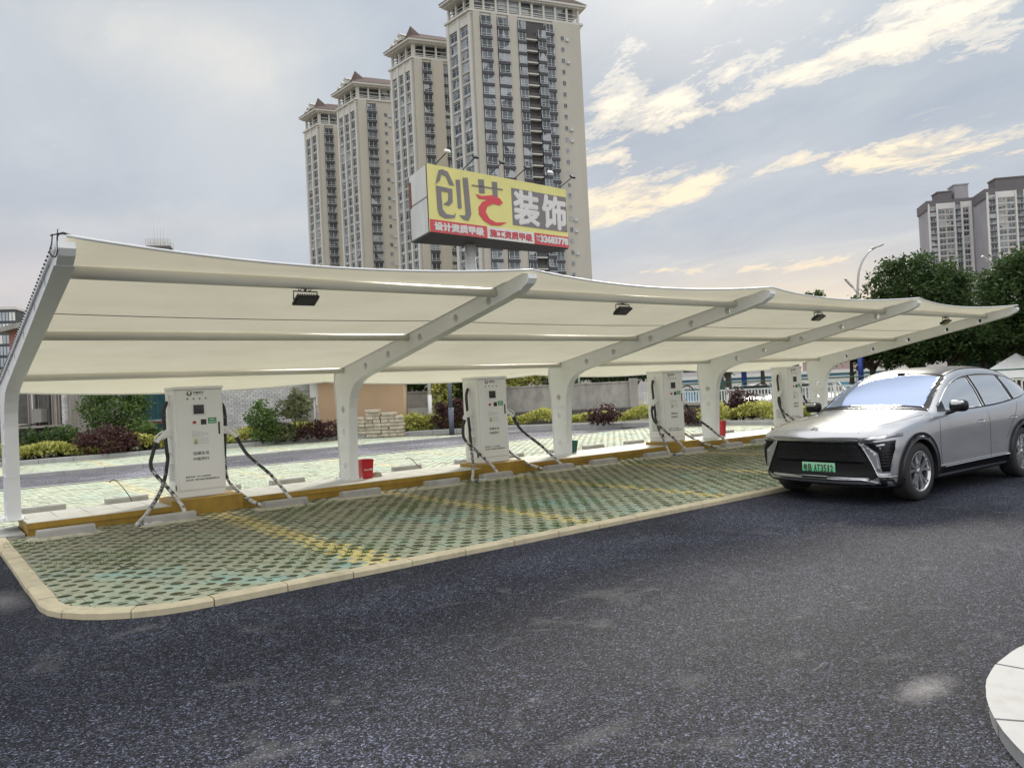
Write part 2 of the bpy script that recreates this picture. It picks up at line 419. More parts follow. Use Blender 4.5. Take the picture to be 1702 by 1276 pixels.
M_PAVEBY = paver_mat('pale_yellow_paver', [(.62, .56, .33), (.58, .54, .33), (.62, .58, .36), (.52, .50, .33)], 0, (.3, .3, .2), .12)
M_KERB = mat('kerb_stone', (.50, .44, .30), .8, var=.14, scale=3, bump=.25, bscale=70, dirt=.45, dcol=(.2, .17, .11))
M_KERBW = mat('white_kerb_stone', (.36, .36, .355), .75, var=.08, scale=3, bump=.15, bscale=80, dirt=.5, dcol=(.24, .22, .19))
M_YEL = mat('yellow_paint', (.34, .205, .022), .5, var=.22, scale=2.2, bump=.12, bscale=18, dirt=.55, dcol=(.13, .085, .02))
M_TILE = mat('pale_tile', (.55, .55, .51), .6, var=.1, scale=6, dirt=.3, dcol=(.3, .28, .22))
M_CONC = mat('concrete', (.36, .35, .33), .85, var=.16, scale=4, bump=.35, bscale=40, dirt=.4, dcol=(.18, .17, .15))
M_MORT = mat('mortar', (.42, .40, .31), .9, var=.2, scale=14, bump=.5, bscale=40)
M_WHITE = mat('white_steel', (.74, .75, .75), .42, var=.035, scale=1.5, bump=.03, bscale=25, dirt=.14, dcol=(.42, .40, .34))
M_BLACK = mat('black_rubber', (.018, .018, .02), .5, var=.2, scale=30)
M_BLKP = mat('black_plastic', (.02, .02, .023), .38, var=.1, scale=10)
M_DKMETAL = mat('dark_metal', (.05, .05, .055), .45, .6, var=.15, scale=8)
M_STEEL = mat('brushed_steel', (.55, .56, .57), .35, .9, var=.08, scale=9)

# ------------------------------------------------------------------ ground, road, bays
b = MB(); b.quad((-2500, -2500, -.03), (2500, -2500, -.03), (2500, 2500, -.03), (-2500, 2500, -.03)); tag(b.build('ground', M_EARTH), kind='structure')
b = MB(); b.quad((-70, -70, .06), (90, -70, .06), (90, -.8, .06), (-70, -.8, .06)); b.quad((-70, -.8, .06), (-.45, -.8, .06), (-.45, 9, .06), (-70, 9, .06)); b.quad((21.2, -.8, .06), (90, -.8, .06), (90, 9, .06), (21.2, 9, .06)); tag(b.build('asphalt_road', M_ASPH), kind='structure')
b = MB(); b.quad((-70, 6.9, .004), (60, 6.9, .004), (60, 16.5, .004), (-70, 16.5, .004)); tag(b.build('access_road', M_ROAD), kind='structure')

def arc(cx, cy, r, a0, a1, n=14): return [(cx+r*math.cos(math.radians(a0+(a1-a0)*i/n)), cy+r*math.sin(math.radians(a0+(a1-a0)*i/n))) for i in range(n+1)]
def pavers(name, inside, x0, x1, y0, y1, px, py, top, depth, mats, yel):
    nx = int((x1-x0)/px)+2; ny = int((y1-y0)/py)+1
    j, i = np.meshgrid(np.arange(ny), np.arange(nx), indexing='ij')
    cx = x0+(i+.5*(j % 2))*px; cy = y0+(j+.5)*py
    cx = cx.ravel(); cy = cy.ravel(); keep = inside(cx, cy); cx = cx[keep]; cy = cy[keep]; n = len(cx)
    hx, hy = px/2, py/2
    outer = np.array([(-hx, -hy), (0, -hy), (hx, -hy), (hx, 0), (hx, hy), (0, hy), (-hx, hy), (-hx, 0)])
    a, c = px*.30, py*.40
    inner = np.array([(-a*.62, -c*.72), (0, -c), (a*.62, -c*.72), (a, 0), (a*.62, c*.72), (0, c), (-a*.62, c*.72), (-a, 0)])
    dz = rng.normal(0, .0022, n)
    V = np.zeros((n, 32, 3)); 
    jit = np.clip(rng.normal(.86, .16, (n, 1, 1)), .3, 1.12)*(1+rng.normal(0, .07, (n, 1, 2)))+rng.normal(0, .04, (n, 8, 2))
    tx = rng.normal(0, .010, n); 
    for k, (ring, z) in enumerate(((outer*.998, -.0012), (outer*.95, 0), (inner*jit, 0), (inner*jit*.9, -depth))):
        V[:, k*8:(k+1)*8, :2] = np.stack([cx, cy], 1)[:, None, :]+ring
        V[:, k*8:(k+1)*8, 2] = top+z+dz[:, None]+ring[..., 0].reshape(-1, 8)*tx[:, None] if ring.ndim == 3 else top+z+dz[:, None]+ring[None, :, 0]*tx[:, None]
    q = []
    for k in range(3):
        for s_ in range(8): q.append((k*8+s_, k*8+(s_+1) % 8, (k+1)*8+(s_+1) % 8, (k+1)*8+s_))
    q = np.array(q); Fq = (q[None]+(np.arange(n)*32)[:, None, None]).reshape(-1, 4)
    mi = np.repeat(yel(cx, cy).astype(int), len(q)); mi[np.tile(np.arange(len(q)) >= 16, n)] = 2
    o = mesh_np(name, V.reshape(-1, 3), Fq, mats, mi=mi); tag(o, kind='structure'); return cx, cy

DIV = [2.49, 5.19, 7.82, 10.5, 13.2, 15.9, 18.6]
X0, X1, Y0, Y1, RC = -.30, 21.3, -6.30, -.78, 1.05
def in_bay(x, y, m=.09):
    ok = (x > X0+m) & (x < X1-m) & (y > Y0+m) & (y < Y1+.02)
    cx, cy = X0+RC, Y0+RC
    corner = (x < cx) & (y < cy) & (np.hypot(x-cx, y-cy) > RC-m)
    cx2 = X1-RC; corner2 = (x > cx2) & (y < cy) & (np.hypot(x-cx2, y-cy) > RC-m)
    return ok & ~corner & ~corner2
def isyel(x, y):
    r = np.zeros(len(x), bool)
    for d in DIV: r |= np.abs(x-d) < .115
    return r
bx_, by_ = pavers('grass_paving', in_bay, X0, X1, Y0, Y1, .215, .145, .105, .05, [M_PAVE, M_PAVEY, M_SOIL], isyel)
XB0, XB1 = -.45, 24.5
pavers('back_paving', lambda x, y: (x > XB0) & (x < XB1), XB0, XB1, .45, 6.95, .26, .13, .105, .04, [M_PAVEB, M_PAVEBY, M_MORT], lambda x, y: isyel(x+.05, y) | (np.abs(x-21.3) < .12))
def in_strip(x, y): return (x < 13.5+(16.5-y)*.55)
pavers('pavement', in_strip, -22, 21, 11.8, 16.4, .30, .15, .105, .04, [M_PAVEB, M_PAVEBY, M_MORT], lambda x, y: (np.abs((x+100.4) % 2.7-1.35) < .15))
b = MB()
b.prism([(X0+.1, Y1), (X0+.1, Y0+RC)]+arc(X0+RC, Y0+RC, RC-.1, 180, 270, 8)+arc(X1-RC, Y0+RC, RC-.1, 270, 360, 8)+[(X1-.1, Y1)], 0, .080); b.box(XB0, .45, .0, XB1, 6.95, .07); b.box(-22, 11.85, .0, 17, 16.5, .07)
tag(b.build('paving_bed', M_SOIL), kind='structure')
# grass in the paver cells
def grass(name, cx, cy, dens, n, hmax, z, m):
    idx = rng.integers(0, len(cx), n*4)
    gx = cx[idx]; gy = cy[idx]
    f = .5+.5*np.sin(gx*1.7+1.3*np.sin(gy*1.1))*np.cos(gy*1.9+.8*np.sin(gx*.9)); keep = rng.random(len(gx)) < dens*(f**2.2)+.05
    gx = gx[keep][:n]; gy = gy[keep][:n]; f = f[keep][:n]; n = len(gx)
    gx = gx+rng.normal(0, .028, n); gy = gy+rng.normal(0, .014, n)
    h = hmax*(.25+.75*rng.random(n))*(.3+.7*f); a = rng.random(n)*2*PI; lean = rng.normal(0, .5, (n, 2))*h[:, None]; wd = .0035
    V = np.zeros((n, 4, 3)); dx = np.cos(a)*wd; dy = np.sin(a)*wd
    V[:, 0] = np.stack([gx-dx, gy-dy, np.full(n, z)], 1); V[:, 1] = np.stack([gx+dx, gy+dy, np.full(n, z)], 1)
    V[:, 2] = np.stack([gx+lean[:, 0]+dx*.3, gy+lean[:, 1]+dy*.3, z+h], 1); V[:, 3] = np.stack([gx+lean[:, 0]-dx*.3, gy+lean[:, 1]-dy*.3, z+h], 1)
    o = mesh_np(name, V.reshape(-1, 3), np.arange(n*4).reshape(n, 4), m); return tag(o, 'short sparse grass growing in the holes of the green paving', 'grass', kind='stuff')
M_GRASS = mat('grass_blade', (.10, .165, .035), .7, var=.35, scale=3)
grass('grass', bx_, by_, .9, 42000, .075, .080, M_GRASS)

# kerbs: single stones set along a path, each with its joint
def kerb_line(name, path, w, z0, z1, m, stone=.5, jit=.004, closed=False, cham=.015):
    pts = [Vector((p[0], p[1], 0)) for p in path]
    seg = [(pts[i+1]-pts[i]).length for i in range(len(pts)-1)]; tot = sum(seg)
    def at(s_):
        for i, l in enumerate(seg):
            if s_ <= l or i == len(seg)-1:
                t = min(1, max(0, s_/l)); return pts[i].lerp(pts[i+1], t), (pts[i+1]-pts[i]).normalized()
            s_ -= l
    mb = MB(); n = max(1, int(tot/stone)); 
    for k in range(n):
        s0 = tot*k/n+.005; s1 = tot*(k+1)/n-.005; dz = rnd.uniform(-jit, jit); off = rnd.uniform(-jit, jit); ring = []
        sub = 3 if (at(s0)[1]-at(s1)[1]).length > .02 else 1
        for q in range(sub+1):
            p, d = at(s0+(s1-s0)*q/sub)
            dd = (at(min(tot, s0+(s1-s0)*q/sub+.06))[0]-at(max(0, s0+(s1-s0)*q/sub-.06))[0]).normalized()
            nn_ = Vector((-dd.y, dd.x, 0))
            prof = [(0, z0), (0, z1-cham), (cham, z1), (w-cham, z1), (w, z1-cham), (w, z0)]
            ring.append([(p.x+nn_.x*(a+off), p.y+nn_.y*(a+off), z+dz) for a, z in prof])
        vs = [v for r_ in ring for v in r_]; fs = []
        for q in range(sub):
            for e in range(5): fs.append((q*6+e, q*6+e+1, (q+1)*6+e+1, (q+1)*6+e))
        fs += [tuple(range(6)), tuple(sub*6+e for e in range(6))[::-1]]
        mb.add(vs, fs)
    return tag(mb.build(name, m), kind='structure')
outer = [(X0, -.72)]+[(X0, -2), (X0, -4)]+arc(X0+RC, Y0+RC, RC, 180, 270)+[(4, Y0), (8, Y0), (12, Y0)]+arc(X1-RC, Y0+RC, RC, 270, 360)+[(X1, -3), (X1, -.7)]
kerb_line('front_kerb', outer, .155, -.02, .122, M_KERB, .62)
kerb_line('back_kerb', [(XB0-.02, .4), (XB0-.02, 7.05)][::-1], .16, -.02, .128, M_KERBW, .8)
kerb_line('back_kerb_edge', [(24.6, 7.08), (XB0, 7.08)][::-1], -.13, -.02, .125, M_KERBW, 1.0)
kerb_line('pavement_kerb', [(-22, 11.72), (18.4, 11.72)], .14, -.02, .128, M_KERBW, 1.0)

# the island the chargers stand on
b = MB()
b.box(.10, -.74, 0, 21.0, .42, .215, 1); b.box(.085, -.77, .185, 21.02, .44, .262, 2)
x = .09
b2 = MB()
while x < 20.9:
    b2.box(x, -.755, .2625, min(x+.395, 21.0), -.18, .2685, 0); b2.box(x+.006, -.172, .2625, min(x+.395, 21.0), .43, .2685, 0); x += .40
isl = b.build('island', [M_TILE, M_YEL, M_YEL]); tag(isl, kind='structure')
b2.build('top_tiles', M_TILE, isl)
b = MB(); b.box(-.30, -.62, .0, .082, .40, .118, 0, .01); tag(b.build('island_end_slab', M_KERBW), kind='structure')

# wheel stops
def wheel_stop_proto():
    b = MB(); w_, h_ = .66, .125
    prof = [(-.085, 0), (-.078, h_-.02), (-.06, h_), (.06, h_), (.078, h_-.02), (.085, 0)]
    vs = [(x_, y_, z_) for x_ in (-w_/2, w_/2) for y_, z_ in prof]; fs = [(i, i+1, i+7, i+6) for i in range(5)]+[(0, 5, 11, 6)]+[tuple(range(6))[::-1], tuple(range(6, 12))]
    b.add(vs, fs, 0)
    ring = []; r2 = random.Random(3)
    n = 28
    for k in range(n):
        a = 2*PI*k/n; q = r2.uniform(.85, 1.2); c_, s_ = math.cos(a), math.sin(a)
        ring.append((math.copysign(abs(c_)**.6, c_)*(w_/2+.11)*q, math.copysign(abs(s_)**.7, s_)*.15*q))
    base_v = [(x_, y_, .002) for x_, y_ in ring]+[(x_*.8, y_*.72, .035) for x_, y_ in ring]
    b.add(base_v, [(k, (k+1) % n, n+(k+1) % n, n+k) for k in range(n)]+[tuple(range(n, 2*n))], 1, True)
    return b.build('wheel_stop', [M_CONC, M_MORT])
ws0 = wheel_stop_proto(); first = True
ordw = ['first', 'second', 'third', 'fourth', 'fifth', 'sixth', 'seventh', 'eighth', 'ninth', 'tenth', 'eleventh', 'twelfth', 'thirteenth', 'fourteenth', 'fifteenth', 'sixteenth']
k = 0
for bay in range(8):
    xb = -.12+2.69*bay if bay else -.12
    for j, dx in enumerate((.58, 1.84)):
        xx = [.46, 1.74, 3.40, 4.66, 6.22, 7.40, 8.95, 10.15, 11.75, 12.95, 14.4, 15.6, 17.1, 18.3, 19.6, 20.6][k]
        o = ws0 if first else ws0.copy()
        if not first: COL.objects.link(o)
        first = False
        o.location = (xx, -1.30+rnd.uniform(-.02, .02), .103); o.rotation_euler = (0, 0, rnd.uniform(-.02, .02))
        tag(o, f'grey concrete wheel stop on green paving before the yellow island, {ordw[k]} from the left', 'wheel stop', 'wheel stops in front of the yellow island'); k += 1
for k in range(14):
    xx = [.55, 1.80, 3.4, 4.65, 6.1, 7.3, 8.9, 10.1, 11.6, 12.8, 14.3, 15.5, 17.0, 18.2][k]
    o = ws0.copy(); COL.objects.link(o); o.location = (xx, 1.75+rnd.uniform(-.03, .03), .103)
    tag(o, f'pale wheel stop on light paving behind the island, {ordw[k]} from the left', 'wheel stop', 'wheel stops behind the island')

# foreground corner of white kerb
cpt = (3.62, -12.95)
b = MB()
ring = arc(*cpt, 1.60, -90+360, 90, 40)
b.prism(ring[::-1]+[(12, cpt[1]+1.6), (12, cpt[1]-1.6)], .0, .128)
M_PINK = mat('pink_paving', (.35, .32, .295), .85, var=.06, scale=3, bump=.2, bscale=60)
tag(b.build('corner_pavement', M_PINK), kind='structure')
kerb_line('corner_kerb', [(12, cpt[1]+1.6), (6, cpt[1]+1.6)]+arc(*cpt, 1.60, 90, 270, 24), -.18, -.02, .142, M_KERBW, .34, .003, cham=.010)
# ------------------------------------------------------------------ canopy
SP = 5.1064
def ztop(y): return 2.245-.1745*y            # top line of the arms
def column_outline():
    pts = [(.20, .262), (.235, 1.5), (.285, 2.0), (.26, 2.16), (.17, ztop(.17))]
    for i in range(1, 10):
        y = .1-i*.56; pts.append((y, ztop(y)-.006*math.sin(PI*min(1, i/9))))
    pts += [(-5.30, ztop(-5.30)), (-5.405, ztop(-5.4)-.035), (-5.42, ztop(-5.4)-.09), (-5.38, ztop(-5.4)-.145), (-5.25, ztop(-5.25)-.18)]
    for i in range(9):
        y = -4.9+i*.5; pts.append((y, ztop(y)-.20-.10*(i/8)))
    pts += [(-.72, 2.055), (-.55, 1.985), (-.42, 1.88), (-.33, 1.74), (-.275, 1.55), (-.235, 1.1), (-.19, .262)]
    return pts
holes_a = [(y, ztop(y)-.125-.05*(y+5)/5) for y in (-.95, -1.75, -2.75, -3.75, -4.55)]
holes_c = [(-.01, 1.52), (.0, 1.12), (.0, .52)]
YZ = Matrix(((0, 0, 1, 0), (1, 0, 0, 0), (0, 1, 0, 0), (0, 0, 0, 1)))     # (x, y) of the outline -> (y, z)
canopy = thing('carport_canopy', 'long cream fabric canopy on white curved steel columns over the charging bays', 'canopy')
def column_parts():
    body = shape2d('column', [column_outline()]+[circ(y, z, .066) for y, z in holes_a]+[circ(y, z, .07) for y, z in holes_c], .125, M_WHITE, None, YZ, .006)
    o = body.build('column', M_WHITE, canopy); o['label'] = 'white curved column with round holes'
    # flange lips along the two edges, a hair wider than the box
    b = MB(); pl = column_outline()
    for part in (pl[0:14], pl[18:]):
        for i in range(len(part)-1):
            a, c = Vector((0, *part[i])), Vector((0, *part[i+1])); d = (c-a).normalized(); nn_ = Vector((0, -d.z, d.y))*-.001
            n_ = Vector((0, d.z, -d.y))*.009
            for sx in (-1, 1): pass
            vs = []
            for p in (a, c):
                for sx, sn in ((-.082, -1), (.082, -1), (.082, .2), (-.082, .2)): vs.append((p.x+sx, p.y+n_.y*sn*-1, p.z+n_.z*sn*-1))
            b.add(vs, [(0, 1, 5, 4), (1, 2, 6, 5), (2, 3, 7, 6), (3, 0, 4, 7), (0, 3, 2, 1), (4, 5, 6, 7)])
    b.build('flange', M_WHITE, o)
    for z in (.86, 1.30):
        b = MB(); b.box(-.085, -.262 if z > 1 else -.238, z, .085, .245, z+.008); b.build('joint_strip', M_WHITE, o)
    b = MB(); b.box(-.15, -.27, .262, .15, .29, .281, 0, .004)
    for sx in (-.12, .12):
        for sy in (-.24, .26): b.cyl((sx, sy, .28), .014, .03, seg=6)
    b.build('base_plate', M_WHITE, o)
    return o
col0 = column_parts()
for i in range(1, 5):
    c = copy_tree(col0, canopy); c.location = (i*SP, 0, 0)
# membrane
t = NT('canopy_fabric')
v = t.vec('pos'); nz = t.noise(v, .8, 4, .5); nz2 = t.noise(t.vec('pos', (.5, 1.1, 1.1)), 1.6, 6, .6)
c = t.ramp(nz, [(.3, (.64, .61, .49)), (.7, (.69, .66, .55))]); c = t.mix(t.ramp(nz2, [(.46, 0.0), (.76, .30)]), c, (.46, .43, .34))
t.l(c, t.b.inputs['Base Color']); t.b.inputs['Roughness'].default_value = .55; t.b.inputs['Specular IOR Level'].default_value = .25
tr = t.n('ShaderNodeBsdfTranslucent'); t.l(c, tr.inputs[0]); mx = t.n('ShaderNodeMixShader'); mx.inputs[0].default_value = .30
t.l(t.b.outputs[0], mx.inputs[1]); t.l(tr.outputs[0], mx.inputs[2]); t.l(mx.outputs[0], t.o.inputs[0])
t.bump(t.noise(t.vec('pos', (.5, 1.6, 1.6)), 2.0, 4, .5),   .45, .06)
M_FAB = t.m
YS = [.86, .7, .5, .3, .1, -.1, -.3, -.8, -1.4, -2.0, -2.4, -2.8, -3.4, -4.0, -4.5, -4.7, -4.85, -5.0, -5.2, -5.42]
def mem(u, y):
    q = 4*u*(1-u)
    if y > -.1:                               # the hem drops behind the rear purlin
        f = (y+.1)/.96; z = ztop(-.1)+.006-(ztop(-.1)-2.045)*f**.9-.10*q*f; yy = y-.06*q*f
    else:
        z = ztop(y)+.012; yy = y
        for a, c_ in ((-.1, -2.4), (-2.4, -4.7)):
            if c_ < y < a: z -= .03*q*math.sin(PI*(y-a)/(c_-a))
        if y < -4.7:
            f = (-4.7-y)/.72; yy = y+.24*q*f; z -= .085*q*f**1.3; z -= .012*math.sin(PI*f)
    return yy, z
for i in range(4):
    n = 28; vs = []; fs = []
    for a in range(n+1):
        u = a/n
        for y in YS:
            yy, z = mem(u, y); vs.append((i*SP+u*SP, yy, z))
    m_ = len(YS)
    fs = [(a*m_+k, a*m_+k+1, (a+1)*m_+k+1, (a+1)*m_+k) for a in range(n) for k in range(m_-1)]
    b = MB(); b.add(vs, fs, 0, True); mo = b.build('fabric_panel', M_FAB, canopy)
    for y in (YS[-1], YS[0]):
        b = MB(); b.tube([(i*SP+u_/n*SP, mem(u_/n, y)[0], mem(u_/n, y)[1]) for u_ in range(n+1)], .014, 8)
        b.build('edge_hem', M_WHITE, mo)
    b = MB(); b.tube([(i*SP+u_/n*SP, -3.12, mem(u_/n, -3.12)[1]-.006) for u_ in range(n+1)], .005, 6)
    b.build('seam', mat('seam_grey', (.2, .17, .17), .7), mo)
M_PIPE = mat('cream_pipe', (.72, .70, .62), .4, var=.04)
for i in range(4):
    for y, r in ((-4.7, .062), (-2.4, .055), (-.1, .05)):
        b = MB(); b.cyl((i*SP+.06, y, ztop(y)-r+.004), r, SP-.12, 'x', 18); b.build('purlin', M_PIPE, canopy)
# membrane clamp strip with its bolts on the outer side of the end arm
for s_, x_ in ((-1, -.088), (1, 4*SP+.088)):
    b = MB()
    for k in range(53):
        y = .2-k*.105; z = ztop(y)-.045
        b.cyl((x_, y, z), .010, .02*s_, 'x', 6, 1)
    b.add([(x_, .22, ztop(.22)-.075), (x_, -5.3, ztop(-5.3)-.075), (x_, -5.3, ztop(-5.3)-.012), (x_, .22, ztop(.22)-.012),
           (x_+.006*s_, .22, ztop(.22)-.075), (x_+.006*s_, -5.3, ztop(-5.3)-.075), (x_+.006*s_, -5.3, ztop(-5.3)-.012), (x_+.006*s_, .22, ztop(.22)-.012)],
          [(0, 1, 2, 3), (4, 7, 6, 5), (0, 4, 5, 1), (1, 5, 6, 2), (2, 6, 7, 3), (3, 7, 4, 0)], 0)
    b.build('clamp_strip', [M_WHITE, M_DKMETAL], canopy)
# tie wire at the first tip
b = MB(); tp = Vector((0, -5.40, ztop(-5.4)+.0))
b.tube(spline([tp+Vector(q) for q in ((-.10, .02, .03), (-.11, 0, -.05), (-.13, -.02, -.14), (-.09, -.02, -.17), (-.07, -.01, -.1), (-.06, 0, .02), (.02, 0, .03))], 6), .006, 6)
b.tube([tp+Vector((-.12, 0, .01)), tp+Vector((-.02, 0, .045)), tp+Vector((.06, 0, .02))], .006, 6)
b.tube([tp+Vector((-.07, 0, -.02)), tp+Vector((-.06, 0, .07))], .006, 6)
wr = b.build('tie_wire', M_BLACK); tag(wr, 'black wire knotted round the left front tip of the canopy', 'wire')

# floodlights under the front purlin
fl = thing('floodlight', 'black floodlight', 'floodlight')
b = MB(); Rx = Matrix.Rotation(math.radians(-28), 3, 'X')
b.bbox((0, 0, -.13), (.30, .20, .035), 0, 0, .006, Rx); b.build('housing', M_BLKP, fl)
b = MB()
for k in range(9): b.bbox(Vector((0, 0, -.13))+Rx @ Vector((-.12+k*.03, 0, .03)), (.006, .17, .03), 0, 0, 0, Rx)
b.build('cooling_fins', M_BLKP, fl)
b = MB(); b.bbox(Vector((0, 0, -.13))+Rx @ Vector((0, 0, -.0205)), (.26, .16, .006), 0, 0, 0, Rx); b.build('lens', mat('dark_lens', (.06, .06, .07), .1, var=.02), fl)
b = MB(); b.tube([(-.158, 0, -.13), (-.158, 0, -.02), (.158, 0, -.02), (.158, 0, -.13)], .009, 6); b.tube([(0, 0, -.02), (0, 0, .04)], .012, 6)
b.build('bracket', M_BLKP, fl)
b = MB()
for dx in (-.07, 0, .06): b.tube([(dx, .075*math.cos(a), .065+.075*math.sin(a)) for a in np.linspace(-2.2, 2.6, 14)], .005, 6)
b.build('cable_tie', M_BLACK, fl)
for i, (fx, q) in enumerate(((2.42, 'leftmost, nearest the camera'), (7.42, 'second from the left'), (12.75, 'third from the left'), (18.15, 'farthest to the right'))):
    o = fl if i == 0 else copy_tree(fl); o.location = (fx, -4.7, ztop(-4.7)-.13); o.scale = (.88, .88, .88); o.rotation_euler = (0, 0, rnd.uniform(-.05, .05))
    tag(o, f'black floodlight hanging under the front pipe of the canopy, {q}', 'floodlight', 'floodlights under the canopy')

# ------------------------------------------------------------------ chargers
M_CAB = mat('charger_white', (.80, .80, .78), .35, var=.02, scale=1.2, dirt=.06, dcol=(.5, .48, .42), which='obj')
M_CABS = mat('charger_side', (.75, .76, .75), .4, var=.03, which='obj')
M_INK = mat('ink_dark', (.06, .07, .06), .6, var=.02)
M_SCR = mat('screen_glass', (.012, .012, .014), .08, var=.0)
M_GRN = mat('green_sign', (.03, .30, .12), .4, var=.05)
M_RED = mat('red_button', (.4, .03, .02), .35)
M_LINE = mat('grey_print', (.30, .30, .28), .6, var=.02)
M_YSTK = mat('sticker', (.62, .62, .36), .5, var=.05)
t = NT('hose'); v = t.vec('obj'); sp = t.n('ShaderNodeSeparateXYZ'); t.l(t.tc.outputs['Object'], sp.inputs[0])
nn_ = t.noise(v, 13, 5, .65); zf = t.ramp(sp.outputs[2], [(.0, 1.0), (.55, .55), (1.0, .0)])
wh = t.ramp(t.math('ADD', t.math('MULTIPLY', nn_, 1.0), t.math('MULTIPLY', zf, .30)), [(.67, 0.0), (.80, 1.0)])
t.l(t.mix(wh, (.022, .022, .026), (.52, .52, .50)), t.b.inputs['Base Color']); t.b.inputs['Roughness'].default_value = .45
t.bump(t.noise(v, 90, 2, .5), .4, .004); M_HOSE = t.m
W2, HH = .36, 1.68                            # half width and height of the cabinet
Z0 = .232                                     # cabinet foot above the paving
def make_charger():
    r = thing('charging_station', 'x', 'charging station')
    b = MB(); b.box(-.52, -.53, -.02, .52, .24, Z0, 0, .006); b.build('plinth', M_YEL, r)
    b = MB(); b.box(-W2+.01, -.245, Z0+.001, W2-.01, .245, Z0+.09, 0, .003); b.box(-W2, -.24, Z0+.09, W2, .25, Z0+HH-.05, 0, .008)
    b.box(-W2-.012, -.262, Z0+HH-.0499, W2+.012, .262, Z0+HH, 0, .01)
    cab = b.build('cabinet', M_CAB, r)
    # side service panels and vents
    for sx in (-1, 1):
        b = MB(); x_ = sx*(W2+.003)
        b.box(min(sx*W2*.998, x_), -.19, Z0+.16, max(sx*W2*.998, x_), .20, Z0+HH-.12)
        p = b.build('side_panel', M_CABS, r)
        b = MB(); b.box(min(x_, x_+sx*.004), -.21, Z0+.11, max(x_, x_+sx*.004), -.15, Z0+.19); b.build('latch', M_BLKP, p)
        b = MB()
        for k in range(9): b.box(min(x_, x_+sx*.004), -.12, Z0+.25+k*.03, max(x_, x_+sx*.004), .14, Z0+.262+k*.03)
        b.build('vent', M_LINE, p)
    yf = -.243
    b = MB(); b.box(-W2+.03, yf-.008, Z0+.11, W2-.03, yf+.002, Z0+HH-.075, 0, .003)
    door = b.build('door', M_CAB, r); yd = yf-.008
    b = MB(); b.box(W2-.085, yd-.012, Z0+.93, W2-.06, yd+.001, Z0+1.12, 0, .004); b.build('handle', M_BLKP, door)
    b = MB(); b.box(-.118, yd-.006, Z0+1.235, .098, yd+.001, Z0+1.415, 0, .003); fr = b.build('screen_frame', M_CABS, r)
    b = MB(); b.box(-.085, yd-.011, Z0+1.255, .070, yd-.004, Z0+1.395); b.build('screen', M_SCR, fr)
    b = MB()
    for x_ in (-.165, -.075, .015, .105): b.cyl((x_, yd+.001, Z0+1.49), .012, -.008, 'y', 10)
    b.build('indicator_lights', M_INK, r)
    b = MB(); b.cyl((-.078, yd+.002, Z0+1.13), .024, -.022, 'y', 16, 0); b.build('stop_button', M_RED, r)
    b = MB(); b.box(.018, yd-.008, Z0+1.09, .10, yd+.001, Z0+1.17, 0, .003); b.build('card_reader', M_BLKP, r)
    b = MB(); b.box(.125, yd-.003, Z0+1.10, .252, yd+.001, Z0+1.19); g = b.build('green_notice', M_GRN, r)
    X = (1, 0, 0); Z = (0, 0, 1)
    lettering('充电须知', (.150, yd-.003, Z0+1.152), X, Z, .075, .022, M_CAB, g, .02, .001)
    lettering('请有序规范使用', (.137, yd-.003, Z0+1.116), X, Z, .105, .018, M_CAB, g, .02, .001)
    # emblem: dark disc with a pale lightning stroke
    b = MB(); b.cyl((-.135, yd+.001, Z0+1.575), .040, -.004, 'y', 28, 0)
    zz = [(-.010, .040), (.022, .030), (.004, .006), (.024, .004), (-.014, -.042), (-.002, -.008), (-.026, -.004)]
    b.add([(-.135+a, yd-.0055, Z0+1.575+c_) for a, c_ in zz], [(0, 6, 5, 2, 1), (5, 4, 3, 2)], 1)
    b.build('emblem', [mat('emblem_green', (.05, .09, .04), .5), M_CAB], r)
    for tx, x_, z_, w_, h_, bo in (('中能时代', -.078, 1.565, .15, .036, .0012), ('ZHONGNENG SHIDAI', -.078, 1.546, .15, .010, 0), ('低碳生活', -.115, .632, .235, .047, .0012), ('中能同行', -.115, .548, .235, .047, .0012),
                           ('服务电话：0871-68008886', -.235, .292, .37, .026, .0008), ('技术支持：贵州中能时代新能源有限公司', -.235, .245, .49, .026, .0008)):
        lettering(tx, (x_, yd, Z0+z_), X, Z, w_, h_, M_INK, door, .0, .0015, strokes=bo)
    # little wiring diagram and warning stickers
    b = MB()
    def ov(x0, z0, x1, z1, th=.0028):
        for (a, c_, d_, e) in ((x0, z0, x1, z0+th), (x0, z1-th, x1, z1), (x0, z0, x0+th, z1), (x1-th, z0, x1, z1)): b.box(a, yd-.002, c_, d_, yd+.001, e)
    for (x0, z0, x1, z1) in ((-.118, .975, -.05, .995), (-.118, .94, -.05, .96), (-.118, .905, -.04, .928), (-.03, .955, .045, .978), (-.03, .915, .045, .938), (.06, .932, .115, .96)): ov(x0, Z0+z0, x1, Z0+z1)
    for (x0, z0, x1) in ((-.05, .966, -.03), (-.04, .926, -.03), (.045, .946, .06)): b.box(x0, yd-.002, Z0+z0, x1, yd+.001, Z0+z0+.0025)
    ov(-.01, Z0+.80, .115, Z0+.88)
    for k in range(3): b.box(.008, yd-.002, Z0+.822+k*.018, .095, yd+.001, Z0+.8245+k*.018)
    b.build('wiring_diagram', M_LINE, door)
    b = MB(); b.box(-.10, yd-.0022, Z0+.79, -.035, yd+.001, Z0+.885, 0)
    b.add([(-.095, yd-.0035, Z0+.805), (-.04, yd-.0035, Z0+.805), (-.0675, yd-.0035, Z0+.86)], [(0, 1, 2)], 1)
    b.add([(-.083, yd-.0042, Z0+.812), (-.052, yd-.0042, Z0+.812), (-.0675, yd-.0042, Z0+.845)], [(0, 1, 2)], 0)
    b.build('warning_sticker', [M_YSTK, M_INK], r)
